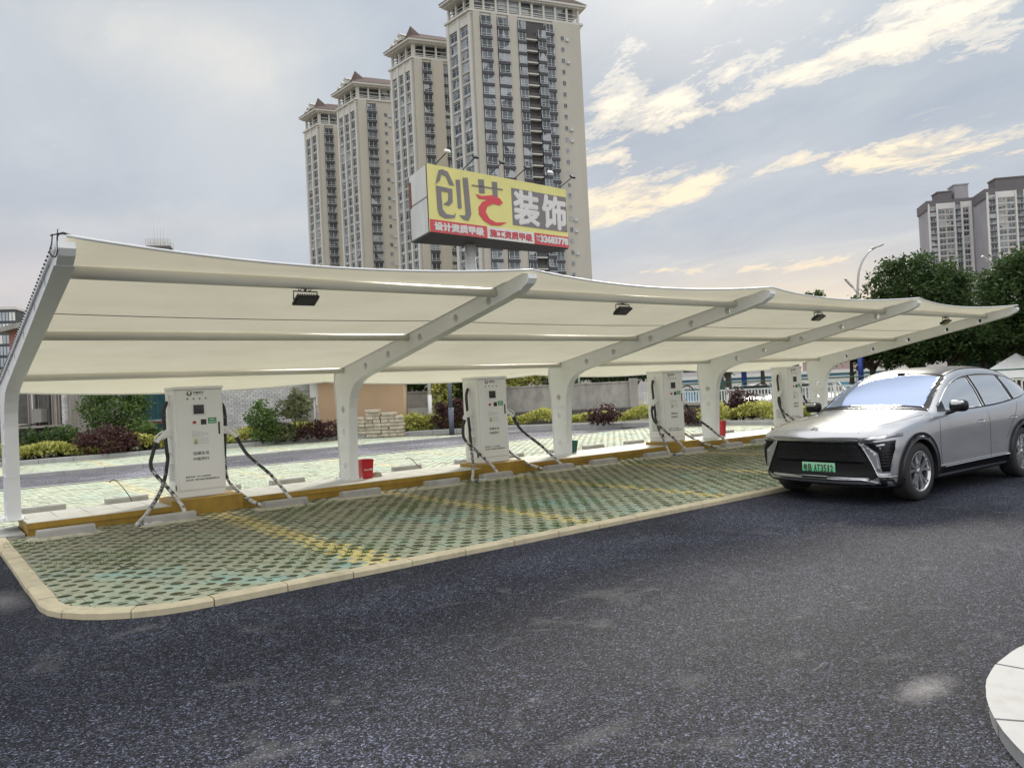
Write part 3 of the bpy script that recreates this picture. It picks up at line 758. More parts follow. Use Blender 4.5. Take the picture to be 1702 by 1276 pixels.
    # holsters, guns, hoses
    def side(sx, P1):
        b = MB(); b.bbox((sx*(W2+.05), -.03, Z0+.98), (.10, .13, .12), 0, 0, .012); h = b.build('gun_holster', M_CABS, r)
        b = MB(); b.box(min(sx*W2, sx*(W2+.02)), -.02, Z0+1.44, max(sx*W2, sx*(W2+.02)), .07, Z0+1.56, 0, .004)
        b.cyl((sx*(W2+.01), .025, Z0+1.455), .030, .03, Vector((sx*.6, 0, -1)).normalized(), 12)
        b.build('hose_outlet', M_CABS, r)
        g = Vector((sx*(W2+.13), -.08, Z0+.95))
        b = MB(); b.bbox(g+Vector((-sx*.03, .02, .02)), (.085, .085, .15), 0, 0, .018, Matrix.Rotation(-sx*.75, 3, 'Y'))
        b.tube(spline([g+Vector(q) for q in ((0, 0, 0), (sx*.07, -.02, -.05), (sx*.105, -.03, -.10))], 5), .030, 10)
        b.tube(spline([g+Vector(q) for q in ((sx*.0, -.02, .075), (sx*.08, -.03, .03), (sx*.135, -.04, -.04), (sx*.12, -.035, -.08))], 5), .011, 8)
        gun = b.build('charging_gun', M_CABS, r)
        e = g+Vector((sx*.105, -.03, -.10))
        b = MB(); b.cyl(e, .034, .09, Vector((sx*.5, -.2, -1)).normalized(), 12, 0, .027); b.build('grip_collar', M_BLACK, gun)
        path = [Vector((sx*(W2+.03), .025, Z0+1.46)), Vector((sx*(W2+.09), .0, Z0+1.33)), Vector((sx*(W2+.10), -.02, Z0+1.12))]+[Vector(p) for p in P1]+[e+Vector((sx*.06, -.025, -.13)), e]
        b = MB(); b.tube(spline(path, 9), .028, 10); b.build('hose', M_HOSE, r)
        b = MB(); b.bbox((sx*(W2+.02), -.02, Z0+.66), (.05, .06, .05), 0, 0, .008); b.build('hose_hook', M_CABS, r)
    side(-1, [(-.44, -.04, .95), (-.44, -.05, .78), (-.60, -.32, .42), (-.93, -.80, .13), (-1.10, -1.02, .035), (-1.02, -1.13, .03), (-.78, -1.10, .03), (-.52, -.98, .035), (-.45, -.84, .16), (-.56, -.56, .42), (-.72, -.28, .72)])
    side(1, [(.43, -.03, .95), (.42, -.04, .70), (.44, -.10, .42), (.55, -.52, .17), (.66, -.82, .07), (.84, -1.04, .03), (1.02, -1.10, .03), (1.12, -1.0, .05), (1.10, -.84, .17), (.98, -.52, .46), (.74, -.22, .78)])
    return r
ch0 = make_charger()
CHX = [2.42, 8.0, 13.35, 18.45]
for i, x_ in enumerate(CHX):
    o = ch0 if i == 0 else copy_tree(ch0)
    o.location = (x_, -.25, .103)
    tag(o, ['white charging station on a yellow plinth, nearest and leftmost of the four', 'second white charging station, between the second and third canopy columns',
            'third white charging station from the left, right of the green bin', 'white charging station farthest right, partly hidden behind the silver car'][i], 'charging station', 'charging stations on the yellow island')
# buckets, coil, small cables
M_REDB = mat('red_bucket', (.42, .012, .02), .35, var=.08, scale=8, which='obj'); M_GRNB = mat('green_bin', (.015, .085, .06), .45, var=.08)
def bucket(name, label, loc, w0, w1, h, m, txt=None, cat='bin'):
    r = thing(name, label, cat, loc); b = MB()
    q = lambda w_, z: [(-w_/2, -w_/2*.8, z), (w_/2, -w_/2*.8, z), (w_/2, w_/2*.8, z), (-w_/2, w_/2*.8, z)]
    L_ = [q(w0, 0), q(w1, h), q(w1*.93, h), q(w0*.93, .02)]; b.v = []
    b.v = []; b2 = MB(); vs = [v for l in L_ for v in l]
    fs = [(a*4+k, a*4+(k+1) % 4, (a+1)*4+(k+1) % 4, (a+1)*4+k) for a in range(3) for k in range(4)]+[(3, 2, 1, 0), (12, 13, 14, 15)]
    b2.add([(v[0]+loc[0], v[1]+loc[1], v[2]+loc[2]) for v in vs], fs); b2.build('body', m, r)
    if txt: lettering(txt, (loc[0]-w1*.33, loc[1]-w0*.40-.022, loc[2]+h*.42), (1, 0, 0), (0, 0, 1), w1*.66, .035, M_CAB, r, .01, .008)
    return r
bucket('fire_sand_bucket', 'red tapered bucket standing beside the second canopy column', 'bucket' and (5.1064+.26, -.13, .269), .19, .24, .34, M_REDB, '灭火沙桶', 'bucket')
bucket('waste_bin', 'dark green bin standing right of the third canopy column', (2*SP+.33, .12, .269), .20, .27, .27, M_GRNB)
bucket('fire_bucket', 'narrow red bucket standing right of the fourth canopy column', (3*SP+.40, -.05, .269), .13, .17, .40, M_REDB, None, 'bucket')
b = MB()
for k in range(4): b.tube([(5.62+(.10-.008*k)*math.cos(a), -.05+(.10-.008*k)*math.sin(a), .282+.018*k) for a in np.linspace(0, 2*PI, 24)], .010, 6)
tag(b.build('rope_coil', M_MORT), 'small coil of pale rope beside the red bucket', 'rope')
for i, (x_, y_, l_) in enumerate(((1.52, .55, 'thin black cable rising from the island left of the nearest charging station'), (6.78, .5, 'thin black cable sticking up behind the island left of the second charging station'))):
    b = MB(); s_ = 1 if i else 1.25
    b.tube(spline([(x_+.12, y_, .265), (x_+.05, y_+.02, .33*s_), (x_-.05, y_+.04, .45*s_), (x_-.12, y_+.06, .50*s_), (x_-.18, y_+.08, .47*s_)], 6), .007, 6)
    tag(b.build('cable', M_BLACK), l_, 'cable')
# ------------------------------------------------------------------ the silver car
def tab(tb, x):
    xs = [p[0] for p in tb]; ys = [p[1] for p in tb]
    # monotone smooth interpolation
    if x <= xs[0]: return ys[0]
    if x >= xs[-1]: return ys[-1]
    i = max(k for k in range(len(xs)) if xs[k] <= x); i = min(i, len(xs)-2)
    h = xs[i+1]-xs[i]; t_ = (x-xs[i])/h
    def sl(j):
        if j <= 0 or j >= len(xs)-1: return 0 if j <= 0 else (ys[-1]-ys[-2])/(xs[-1]-xs[-2])
        a = (ys[j]-ys[j-1])/(xs[j]-xs[j-1]); c_ = (ys[j+1]-ys[j])/(xs[j+1]-xs[j])
        return 0 if a*c_ <= 0 else 2*a*c_/(a+c_)
    m0, m1 = sl(i), sl(i+1)
    return (2*t_**3-3*t_**2+1)*ys[i]+(t_**3-2*t_**2+t_)*h*m0+(-2*t_**3+3*t_**2)*ys[i+1]+(t_**3-t_**2)*h*m1
ZR = [(0, .84), (.05, .90), (.15, .95), (.4, 1.0), (.9, 1.065), (1.35, 1.12), (1.50, 1.15), (1.8, 1.335), (2.1, 1.485), (2.35, 1.59), (2.6, 1.652), (2.9, 1.688), (3.3, 1.698), (3.8, 1.675), (4.3, 1.60), (4.62, 1.52), (4.75, 1.43), (4.88, 1.25), (4.97, 1.10), (5.02, 1.04)]
ZS = [(0, .76), (.06, .81), (.2, .87), (.5, .93), (.93, .99), (1.4, 1.035), (2.0, 1.05), (3.0, 1.075), (3.7, 1.12), (4.2, 1.165), (4.6, 1.15), (4.9, 1.08), (5.02, 1.0)]
WM = [(0, .84), (.05, .89), (.15, .93), (.4, .965), (.9, .985), (1.6, .965), (2.5, .958), (3.2, .965), (3.94, .99), (4.5, .96), (4.9, .91), (5.02, .86)]
WS = [(0, .80), (.05, .85), (.15, .885), (.4, .915), (.9, .93), (1.5, .925), (2.5, .915), (3.3, .92), (3.94, .93), (4.5, .88), (4.9, .80), (5.02, .76)]
WR = [(0, .70), (.2, .74), (.5, .76), (.9, .775), (1.3, .79), (1.5, .80), (1.8, .765), (2.1, .715), (2.4, .665), (2.8, .645), (3.3, .645), (3.9, .64), (4.4, .62), (4.7, .60), (4.88, .66), (5.02, .70)]
ZRE = [(0, .82), (.05, .875), (.15, .925), (.4, .97), (.9, 1.03), (1.35, 1.085), (1.5, 1.105), (1.8, 1.28), (2.1, 1.425), (2.35, 1.53), (2.6, 1.592), (2.9, 1.628), (3.3, 1.638), (3.8, 1.61), (4.3, 1.52), (4.62, 1.43), (4.75, 1.35), (4.88, 1.20), (4.97, 1.08), (5.02, 1.02)]
ZB = [(0, .36), (.05, .28), (.15, .22), (.5, .20), (1.5, .21), (3.5, .21), (4.6, .26), (4.9, .34), (5.02, .42)]
def sect(x):
    zr, zs, wm, ws, wr, zre, zb = (tab(q, x) for q in (ZR, ZS, WM, WS, WR, ZRE, ZB))
    g = min(1, max(0, (zre-zs)/.4))
    pts = [(0, zb), (wm*.55, zb), (wm*.90, zb), (wm*.975, zb+.07), (wm*.995, zb+.20), (wm*(1-.012*g), zb+(zs-zb)*.52), (wm*1.0, zb+(zs-zb)*.76), (ws+(wm-ws)*.55, zs-.055), (ws, zs)]
    wl = ws-.035*(.6+.4*g); zl = zs+.018
    if g < .001: zl = zs+(zre-zs)*.3
    pts.append((wl, zl))
    for q in (.34, .68): pts.append((wl+(wr-wl)*q+.030*g*math.sin(PI*q), zl+(zre-zl)*q))
    pts += [(wr, zre), (wr-.07, zre+(zr-zre)*.42), (wr*.62, zr-(zr-zre)*.14), (wr*.3, zr-(zr-zre)*.02), (0, zr)]
    return pts
XS = [0, .03, .09, .18, .32, .48, .66, .84, 1.02, 1.2, 1.36, 1.47, 1.58, 1.72, 1.88, 2.04, 2.2, 2.36, 2.52, 2.72, 2.95, 3.2, 3.45, 3.7, 3.94, 4.15, 4.35, 4.52, 4.65, 4.75, 4.84, 4.92, 4.98, 5.02]
def bend(x, y, z):
    fy = abs(y)/.98
    f = max(0, 1-x/1.3); x2 = x+f*f*.30*fy**2.6*(1 if z > .3 else .9)
    g_ = max(0, (x-3.9)/1.12); x2 -= g_*g_*.26*fy**2.4
    if x < .5: x2 += max(0, .62-z)*(.12)*(1-x/.5)         # chin tucks under
    return x2
def make_body(M_PAINT):
    prof = [sect(x) for x in XS]; K = len(prof[0]); V = []; idx = {}
    for i, x in enumerate(XS):
        for side_ in (1, -1):
            for k, (y, z) in enumerate(prof[i]):
                if side_ == -1 and k in (0, K-1): idx[(i, -1, k)] = idx[(i, 1, k)]; continue
                idx[(i, side_, k)] = len(V); V.append((bend(x, y, z), y*side_, z))
    Fs = []
    for i in range(len(XS)-1):
        for s_ in (1, -1):
            for k in range(K-1):
                q = [idx[(i, s_, k)], idx[(i, s_, k+1)], idx[(i+1, s_, k+1)], idx[(i+1, s_, k)]]
                Fs.append(q if s_ == -1 else q[::-1])
    for i, fl_ in ((0, False), (len(XS)-1, True)):
        for k in range(K-1):
            q = []
            for v in (idx[(i, 1, k)], idx[(i, 1, k+1)], idx[(i, -1, k+1)], idx[(i, -1, k)]):
                if v not in q: q.append(v)
            Fs.append(q[::-1] if fl_ else q)
    me = bpy.data.meshes.new('body'); me.from_pydata(V, [], Fs)
    bm = bmesh.new(); bm.from_mesh(me); bmesh.ops.recalc_face_normals(bm, faces=bm.faces); bm.to_mesh(me); bm.free()
    me.materials.append(M_PAINT); me.materials.append(M_BLKP)
    o = bpy.data.objects.new('body', me); COL.objects.link(o)
    for p in me.polygons: p.use_smooth = True
    s_ = o.modifiers.new('sub', 'SUBSURF'); s_.levels = s_.render_levels = 2
    dg = bpy.context.evaluated_depsgraph_get(); dg.update()
    full = bpy.data.meshes.new_from_object(o.evaluated_get(dg))
    bm = bmesh.new(); bm.from_mesh(full); tree = BVHTree.FromBMesh(bm); bm.free()
    cut = MB()
    for wx in (.93, 3.94):
        for sy in (-1, 1): cut.cyl((wx, sy*.62, .375), .418, sy*.6, 'y', 48)
    cu_ = cut.build('cutter', [M_PAINT, M_BLKP])
    bm = bmesh.new(); bm.from_mesh(cu_.data); bmesh.ops.recalc_face_normals(bm, faces=bm.faces); bm.to_mesh(cu_.data); bm.free()
    for p in cu_.data.polygons: p.material_index = 1; p.use_smooth = False
    m_ = o.modifiers.new('bool', 'BOOLEAN'); m_.operation = 'DIFFERENCE'; m_.object = cu_; m_.solver = 'EXACT'
    dg.update(); res = bpy.data.meshes.new_from_object(o.evaluated_get(dg))
    if len(res.polygons) < 500: res = full
    o.modifiers.clear(); o.data = res; bpy.data.objects.remove(cu_)
    return o, tree
def patch(tree, poly, mode, mb, t_out=.004, t_in=-.01, mi=0, grid=.05, smooth=True):
    """a panel cut to an outline and laid on the body: mode side (x,z), front/rear (y,z), top (x,y)"""
    bm = bmesh.new(); vs = [bm.verts.new((p[0], p[1], 0)) for p in poly]; bm.faces.new(vs)
    xs = [p[0] for p in poly]; ys = [p[1] for p in poly]
    for ax, lo, hi in ((0, min(xs), max(xs)), (1, min(ys), max(ys))):
        n = int((hi-lo)/grid)
        for k in range(1, n+1):
            c_ = lo+(hi-lo)*k/(n+1); co = [0, 0, 0]; co[ax] = c_; no = [0, 0, 0]; no[ax] = 1
            bmesh.ops.bisect_plane(bm, geom=bm.verts[:]+bm.edges[:]+bm.faces[:], plane_co=co, plane_no=no, dist=1e-6)
    top = []; bot = []
    for v in bm.verts:
        a, c_ = v.co.x, v.co.y
        if mode == 'left': o_, d_ = Vector((a, -3, c_)), Vector((0, 1, 0))
        elif mode == 'right': o_, d_ = Vector((a, 3, c_)), Vector((0, -1, 0))
        elif mode == 'front': o_, d_ = Vector((-3, a, c_)), Vector((1, 0, 0))
        elif mode == 'rear': o_, d_ = Vector((8, a, c_)), Vector((-1, 0, 0))
        else: o_, d_ = Vector((a, c_, 4)), Vector((0, 0, -1))
        h, n_, _, _ = tree.ray_cast(o_, d_)
        if h is None: h, n_, _, _ = tree.find_nearest(o_+d_*(2.6 if mode != 'top' else 3))
        if n_.dot(d_) > 0: n_ = -n_
        top.append(h+n_*t_out); bot.append(h+n_*t_in)
    bm.verts.index_update(); bm.verts.ensure_lookup_table()
    n = len(bm.verts); fs = [tuple(v.index for v in f.verts) for f in bm.faces]
    bd = [(e.verts[0].index, e.verts[1].index) for e in bm.edges if len(e.link_faces) == 1]
    flip = {'left': False, 'right': True, 'front': True, 'rear': False, 'top': False}[mode]
    fo = [f[::-1] if flip else f for f in fs]
    mb.add(top+bot, fo, mi, smooth); base = len(mb.v)-2*n
    for a, c_ in bd: mb.f.append((base+a, base+c_, base+n+c_, base+n+a)); mb.mi.append(mi); mb.sm.append(False)
    bm.free(); return mb
def strip(pts, w_):
    """a polyline widened to an outline"""
    L_ = []; R_ = []
    for i, p in enumerate(pts):
        a = Vector(pts[max(0, i-1)]).to_2d(); c_ = Vector(pts[min(len(pts)-1, i+1)]).to_2d(); d = (c_-a).normalized(); n_ = Vector((-d.y, d.x))*w_/2
        L_.append((p[0]+n_.x, p[1]+n_.y)); R_.append((p[0]-n_.x, p[1]-n_.y))
    return L_+R_[::-1]
def cr2(pts, n=6): return [(p.x, p.y) for p in spline([(a, c_, 0) for a, c_ in pts], n)]
def car_paint(name, col):
    t = NT(name); t.b.inputs['Base Color'].default_value = (*col, 1); t.b.inputs['Metallic'].default_value = .6
    t.b.inputs['Roughness'].default_value = .30; t.b.inputs['Coat Weight'].default_value = 1.0; t.b.inputs['Coat Roughness'].default_value = .03
    fl_ = t.noise(t.vec('obj'), 900, 1, .5); c_ = t.ramp(fl_, [(.3, mul(col, .9)), (.7, mul(col, 1.1))]); t.l(c_, t.b.inputs['Base Color'])
    d = t.noise(t.vec('obj'), 3, 5, .6); t.set(t.b.inputs['Roughness'], t.ramp(d, [(.3, .26), (.7, .36)])); return t.m
M_PAINT = car_paint('silver_paint', (.40, .41, .435))
M_GLASS = NT('tinted_glass'); M_GLASS.b.inputs['Base Color'].default_value = (.50, .53, .58, 1); M_GLASS.b.inputs['Metallic'].default_value = .6; M_GLASS.b.inputs['Roughness'].default_value = .02
M_GLASS.b.inputs['Specular IOR Level'].default_value = 1.0; M_GLASS.b.inputs['Coat Weight'].default_value = 1.0; M_GLASS.b.inputs['Coat IOR'].default_value = 1.9; M_GLASS.b.inputs['Coat Roughness'].default_value = .01; M_GLASS = M_GLASS.m
M_WSH = NT('windshield_glass'); M_WSH.b.inputs['Base Color'].default_value = (.30, .37, .54, 1); M_WSH.b.inputs['Metallic'].default_value = .75; M_WSH.b.inputs['Roughness'].default_value = .05
M_WSH = M_WSH.m
M_CHR = mat('chrome', (.78, .79, .80), .12, 1.0, var=.02)
M_RIM = mat('alloy_rim', (.60, .60, .61), .22, .9, var=.05)
M_MATBK = mat('matt_black', (.010, .010, .012), .55, var=.0, spec=.2)
M_GLOSS = mat('gloss_black', (.010, .010, .012), .28, var=.0, spec=.3)
M_TYRE = mat('tyre_rubber', (.022, .022, .023), .75, var=.2, scale=20, bump=.2, bscale=60)
M_PLATE = NT('plate_green'); sp = M_PLATE.n('ShaderNodeSeparateXYZ'); M_PLATE.l(M_PLATE.tc.outputs['Object'], sp.inputs[0])
M_PLATE.l(M_PLATE.ramp(M_PLATE.math('MULTIPLY', M_PLATE.math('SUBTRACT', sp.outputs[2], .40), 6.0), [(.0, (.12, .62, .28)), (1.0, (.55, .80, .60))]), M_PLATE.b.inputs['Base Color']); M_PLATE.b.inputs['Roughness'].default_value = .35; M_PLATE = M_PLATE.m
M_LAMP = mat('lamp_glass', (.55, .57, .6), .08, .3, var=.02); M_TAIL = mat('tail_lamp', (.35, .01, .015), .15, coat=.5)

def make_suv():
    car = thing('parked_car', 'silver car with black grille and green number plate parked beside the bays', 'car')
    body, tree = make_body(M_PAINT); body.parent = car
    def part(name, m, parent, fn, **k):
        b = MB(); fn(b); return b.build(name, m, parent, **k)
    # glass: windscreen, roof, side panes, rear
    ws_ = [(1.50, -.80), (1.48, -.45), (1.47, 0), (1.48, .45), (1.50, .80), (1.78, .745), (2.06, .70), (2.36, .645), (2.40, .3), (2.41, 0), (2.40, -.3), (2.36, -.645), (2.06, -.70), (1.78, -.745)]
    part('windscreen_surround', M_GLOSS, car, lambda b: patch(tree, ws_, 'top', b, .009, grid=.03))
    ws2 = [(1.56, -.72), (1.545, -.4), (1.54, 0), (1.545, .4), (1.56, .72), (1.80, .68), (2.06, .635), (2.30, .59), (2.32, .3), (2.325, 0), (2.32, -.3), (2.30, -.59), (2.06, -.635), (1.80, -.68)]
    part('windscreen', M_WSH, car, lambda b: patch(tree, ws2, 'top', b, .016, grid=.03))
    rf = [(2.39, -.60), (2.41, -.3), (2.415, 0), (2.41, .3), (2.39, .60), (2.8, .585), (3.4, .585), (4.0, .57), (4.45, .54), (4.46, 0), (4.45, -.54), (4.0, -.57), (3.4, -.585), (2.8, -.585)]
    part('glass_roof', M_GLOSS, car, lambda b: patch(tree, rf, 'top', b, .009, grid=.05))
    top_line = cr2([(1.70, 1.165), (1.92, 1.29), (2.16, 1.405), (2.45, 1.50), (2.8, 1.556), (3.2, 1.572), (3.7, 1.55), (4.1, 1.49), (4.42, 1.395), (4.60, 1.30)], 4)
    bot_line = cr2([(4.60, 1.30), (4.5, 1.25), (4.3, 1.21), (3.9, 1.165), (3.4, 1.118), (2.9, 1.095), (2.2, 1.085), (1.62, 1.095)], 4)
    def cut_between(x0, x1):
        def zt(x): return np.interp(x, [p[0] for p in top_line], [p[1] for p in top_line])
        bl = bot_line[::-1]
        def zb_(x): return np.interp(x, [p[0] for p in bl], [p[1] for p in bl])
        n = 14; xs = [x0[0]+(x1[0]-x0[0])*i/n for i in range(n+1)]; xt = [x0[1]+(x1[1]-x0[1])*i/n for i in range(n+1)]
        lo = [(x, float(zb_(x))) for x in xs]; hi = [(x, float(zt(x))) for x in xt]
        return lo+hi[::-1]
    for md in ('left', 'right'):
        part('window_surround', M_GLOSS, car, lambda b: patch(tree, top_line+bot_line[1:], md, b, .003))
        for x0, x1 in (((1.80, 1.84), (2.86, 2.80)), ((2.96, 2.90), (3.78, 3.70)), ((3.86, 3.78), (4.54, 4.52))):
            pl = cut_between(x0, x1); cx = sum(p[0] for p in pl)/len(pl); cz = sum(p[1] for p in pl)/len(pl)
            pl = [(cx+(x-cx)*.97, cz+(z-cz)*.93) for x, z in pl]
            part('side_window', M_GLASS, car, lambda b: patch(tree, pl, md, b, .008))
        part('window_trim', M_CHR, car, lambda b: patch(tree, strip(top_line, .020), md, b, .012, grid=.2))
        part('pillar_trim', M_CHR, car, lambda b: patch(tree, strip([(2.885, 1.11), (2.825, 1.545)], .022), md, b, .013, grid=.1))
        # cladding round the arches and along the sill
        for wx in (.93, 3.94):
            a0, a1 = (-24, 204)
            ang = [math.radians(a0+(a1-a0)*i/26) for i in range(27)]
            ring = [(wx+.495*math.cos(a), .375+.495*math.sin(a)) for a in ang]+[(wx+.412*math.cos(a), .375+.412*math.sin(a)) for a in ang[::-1]]
            b = MB(); patch(tree, ring, md, b, .018, -.03, grid=.09); b.build('wheel_arch_trim', M_BLKP, car)
            b = MB(); patch(tree, strip([(wx-.05, .822), (wx+.05, .822)], .018), md, b, .024, grid=.2); b.build('side_reflector', M_CHR, car)
        part('sill', M_MATBK, car, lambda b: patch(tree, [(1.42, .225), (3.46, .225), (3.46, .385), (1.42, .37)], md, b, .014, grid=.15))
        part('sill_trim', M_CHR, car, lambda b: patch(tree, strip([(1.44, .385), (3.44, .40)], .020), md, b, .020, grid=.2))
        for pl in (cr2([(1.50, .40), (1.47, .75), (1.53, 1.03)]), cr2([(2.92, .41), (2.93, .8), (2.92, 1.06)]), cr2([(3.42, .62), (3.62, .86), (3.86, 1.12)])):
            part('door_gap', M_GLOSS, car, lambda b: patch(tree, strip(pl, .006), md, b, .0015, grid=.2))
        for hx in (2.62, 3.60): part('door_handle', M_CHR, car, lambda b: patch(tree, cr2([(hx-.11, .918), (hx, .93), (hx+.11, .922), (hx+.11, .90), (hx, .904), (hx-.11, .90)], 3), md, b, .014, grid=.1))
        sy = -1 if md == 'left' else 1
        # mirror
        b = MB(); b.tube(spline([(1.80, sy*.90, 1.06), (1.79, sy*.98, 1.085), (1.80, sy*1.04, 1.11)], 4), .022, 8)
        mir = b.build('mirror_arm', M_GLOSS, car)
        b = MB(); b.bbox((1.78, sy*1.075, 1.165), (.15, .225, .155), 0, 0, .055, Matrix.Rotation(.12*sy, 3, 'Z'), 3)
        mh = b.build('mirror_housing', M_GLOSS, car)
        for p in mh.data.polygons: p.use_smooth = True
        b = MB(); b.bbox((1.715, sy*1.085, 1.205), (.05, .18, .055), 0, 0, .02, Matrix.Rotation(.12*sy, 3, 'Z'), 2)
        b.build('mirror_cap', M_CHR if sy < 0 else M_CHR, mh)
        # roof rail
        # headlamp, lower lamp, fins, bright panel
        e = sy
        def fp(b, pts, m_, t_o=.006, g=.04): patch(tree, [(y*e, z) for y, z in pts], 'front', b, t_o, -.012, 0, g)
        part('headlamp_slot', M_GLOSS, car, lambda b: fp(b, [(.66, .775), (.93, .810), (.935, .70), (.90, .43), (.84, .43), (.815, .66), (.72, .725)], M_GLOSS, .006))
        hl = part('headlamp', M_LAMP, car, lambda b: fp(b, [(.79, .758), (.87, .772), (.875, .752), (.82, .738)], M_LAMP, .012, .03))
        part('running_lamp', M_LAMP, car, lambda b: fp(b, strip([(.62, .842), (.80, .862), (.93, .885)], .008), M_LAMP, .010, .08))
        fn_ = MB()
        for k in range(6): fp(fn_, strip([(.835, .50+k*.035), (.915, .505+k*.036)], .008), M_BLKP, .014, .08)
        fn_.build('side_grille', M_BLKP, car)
        part('bumper_panel', M_PAINT, car, lambda b: fp(b, [(.60, .785), (.65, .775), (.71, .718), (.79, .655), (.825, .435), (.77, .435), (.72, .56)], M_PAINT, .010), label='bright silver panel between grille and lamp')
        part('fog_lamp', M_LAMP, car, lambda b: fp(b, [(.79, .405), (.90, .40), (.89, .372), (.81, .368)], M_LAMP, .012, .04))
        part('bumper_chrome_line', M_CHR, car, lambda b: fp(b, strip([(.595, .79), (.72, .55), (.80, .37), (.93, .36)], .010), M_CHR, .016, .05))
        part('hood_line', M_GLOSS, car, lambda b: patch(tree, [(x, y*e) for x, y in strip(cr2([(.16, .60), (.5, .71), (1.0, .79), (1.45, .84)]), .006)], 'top', b, .0015, grid=.3))
    # front face
    part('grille_surround', M_MATBK, car, lambda b: patch(tree, [(-.60, .78), (.60, .78), (.72, .55), (.80, .36), (.66, .30), (-.66, .30), (-.80, .36), (-.72, .55)], 'front', b, .004, -.012))
    gr = part('grille', M_MATBK, car, lambda b: patch(tree, [(-.55, .755), (.55, .755), (.66, .56), (.60, .515), (-.60, .515), (-.66, .56)], 'front', b, .009, -.012))
    b = MB()
    for k in range(9): patch(tree, strip([(-.56-.010*k, .745-k*.024), (.56+.010*k, .745-k*.024)], .006), 'front', b, .015, -.0, 0, .12)
    b.build('grille_bars', M_BLKP, gr)
    part('front_bar', M_RIM, car, lambda b: patch(tree, strip([(-.94, .870), (-.80, .84), (-.60, .805), (0, .798), (.60, .805), (.80, .84), (.94, .870)], .046), 'front', b, .012, -.01, 0, .1))
    part('bumper_lip', M_MATBK, car, lambda b: patch(tree, [(-.88, .36), (.88, .36), (.84, .25), (-.84, .25)], 'front', b, .012, -.012, 0, .12))
    part('bumper_lip_line', M_CHR, car, lambda b: patch(tree, strip([(-.78, .285), (-.66, .325), (.50, .325), (.66, .30), (.80, .26)], .007), 'front', b, .018, -.01, 0, .1))
    # black lower band
    for pl in ([(-.95, .34), (-.8, .36), (-.8, .22), (-.95, .24)], [(.95, .34), (.8, .36), (.8, .22), (.95, .24)]):
        part('lower_bumper', M_BLKP, car, lambda b: patch(tree, pl if pl[0][0] < 0 else pl[::-1], 'front', b, .006, -.012))
    # number plate
    xp = tree.ray_cast(Vector((-3, 0, .445)), Vector((1, 0, 0)))[0].x-.022
    b = MB(); b.box(xp, -.24, .372, xp+.012, .24, .512, 0, .003); pl_ = b.build('number_plate', M_PLATE, car)
    lettering('粤', (xp, .222, .395), (0, -1, 0), (0, 0, 1), .062, .09, M_INK, pl_, .0, .002, strokes=.0022)
    lettering('B', (xp, .145, .395), (0, -1, 0), (0, 0, 1), .048, .09, M_INK, pl_, .0, .002, strokes=.004)
    for k_, ch_ in enumerate('AT3512'): lettering(ch_, (xp, .060-.047*k_-(.010 if ch_ == '1' else 0), .395), (0, -1, 0), (0, 0, 1), .036 if ch_ != '1' else .016, .09, M_INK, pl_, .0, .002, strokes=.0035)
    # emblem on the bonnet edge
    nn2 = tree.ray_cast(Vector((.17, 0, 3)), Vector((0, 0, -1))); c_ = nn2[0]; n_ = nn2[1]
    ey = Vector((0, -1, 0)); ez = ey.cross(n_)*-1
    if ez.z < 0: ez = -ez
    b = MB()
    up_ = [(.052*math.cos(math.radians(a)), .004+.040*math.sin(math.radians(a))) for a in range(15, 166, 15)]+[(.022*math.cos(math.radians(a)), .010+.012*math.sin(math.radians(a))) for a in range(165, 14, -30)]
    lo_ = [(-.052, -.034), (-.018, -.010), (.018, -.010), (.052, -.034), (.028, -.034), (0, -.022), (-.028, -.034)]
    for sh in (up_, lo_):
        n = len(sh); vs = [c_+ey*a+ez*q+n_*.012 for a, q in sh]+[c_+ey*a+ez*q-n_*.004 for a, q in sh]
        b.add(vs, [tuple(range(n)), tuple(range(n, 2*n))[::-1]]+[(i, (i+1) % n, n+(i+1) % n, n+i) for i in range(n)])
    b.build('emblem', M_CHR, car)
    # tail: rear window, lamps, bumper
    part('rear_window', M_GLASS, car, lambda b: patch(tree, [(-.62, 1.40), (.62, 1.40), (.70, 1.2), (-.70, 1.2)], 'rear', b, .005))
    part('tail_lamp', M_TAIL, car, lambda b: patch(tree, strip([(-.86, 1.0), (-.5, 1.03), (.5, 1.03), (.86, 1.0)], .06), 'rear', b, .01, -.01, 0, .1))
    for md in ('left', 'right'): part('tail_lamp', M_TAIL, car, lambda b: patch(tree, [(4.66, 1.06), (4.9, 1.045), (4.9, .985), (4.72, .99)], md, b, .01))
    part('rear_bumper', M_BLKP, car, lambda b: patch(tree, [(-.86, .62), (.86, .62), (.84, .36), (-.84, .36)], 'rear', b, .01, -.01, 0, .12))
    # roof aerial and rails
    b = MB(); b.tube([(4.10, 0, 1.61), (4.16, 0, 1.655), (4.24, 0, 1.69), (4.27, 0, 1.60)], .02, 8, rs=[.03, .02, .012, .02]); b.build('roof_fin', M_PAINT, car)
    b = MB(); b.bbox((2.38, 0, 1.615), (.06, .10, .03), 0, 0, .01); b.build('roof_sensor', M_GLOSS, car)
    # underbody
    b = MB(); b.box(.55, -.72, .17, 4.6, .72, .30, 0, .03); b.build('underbody', M_BLKP, car)
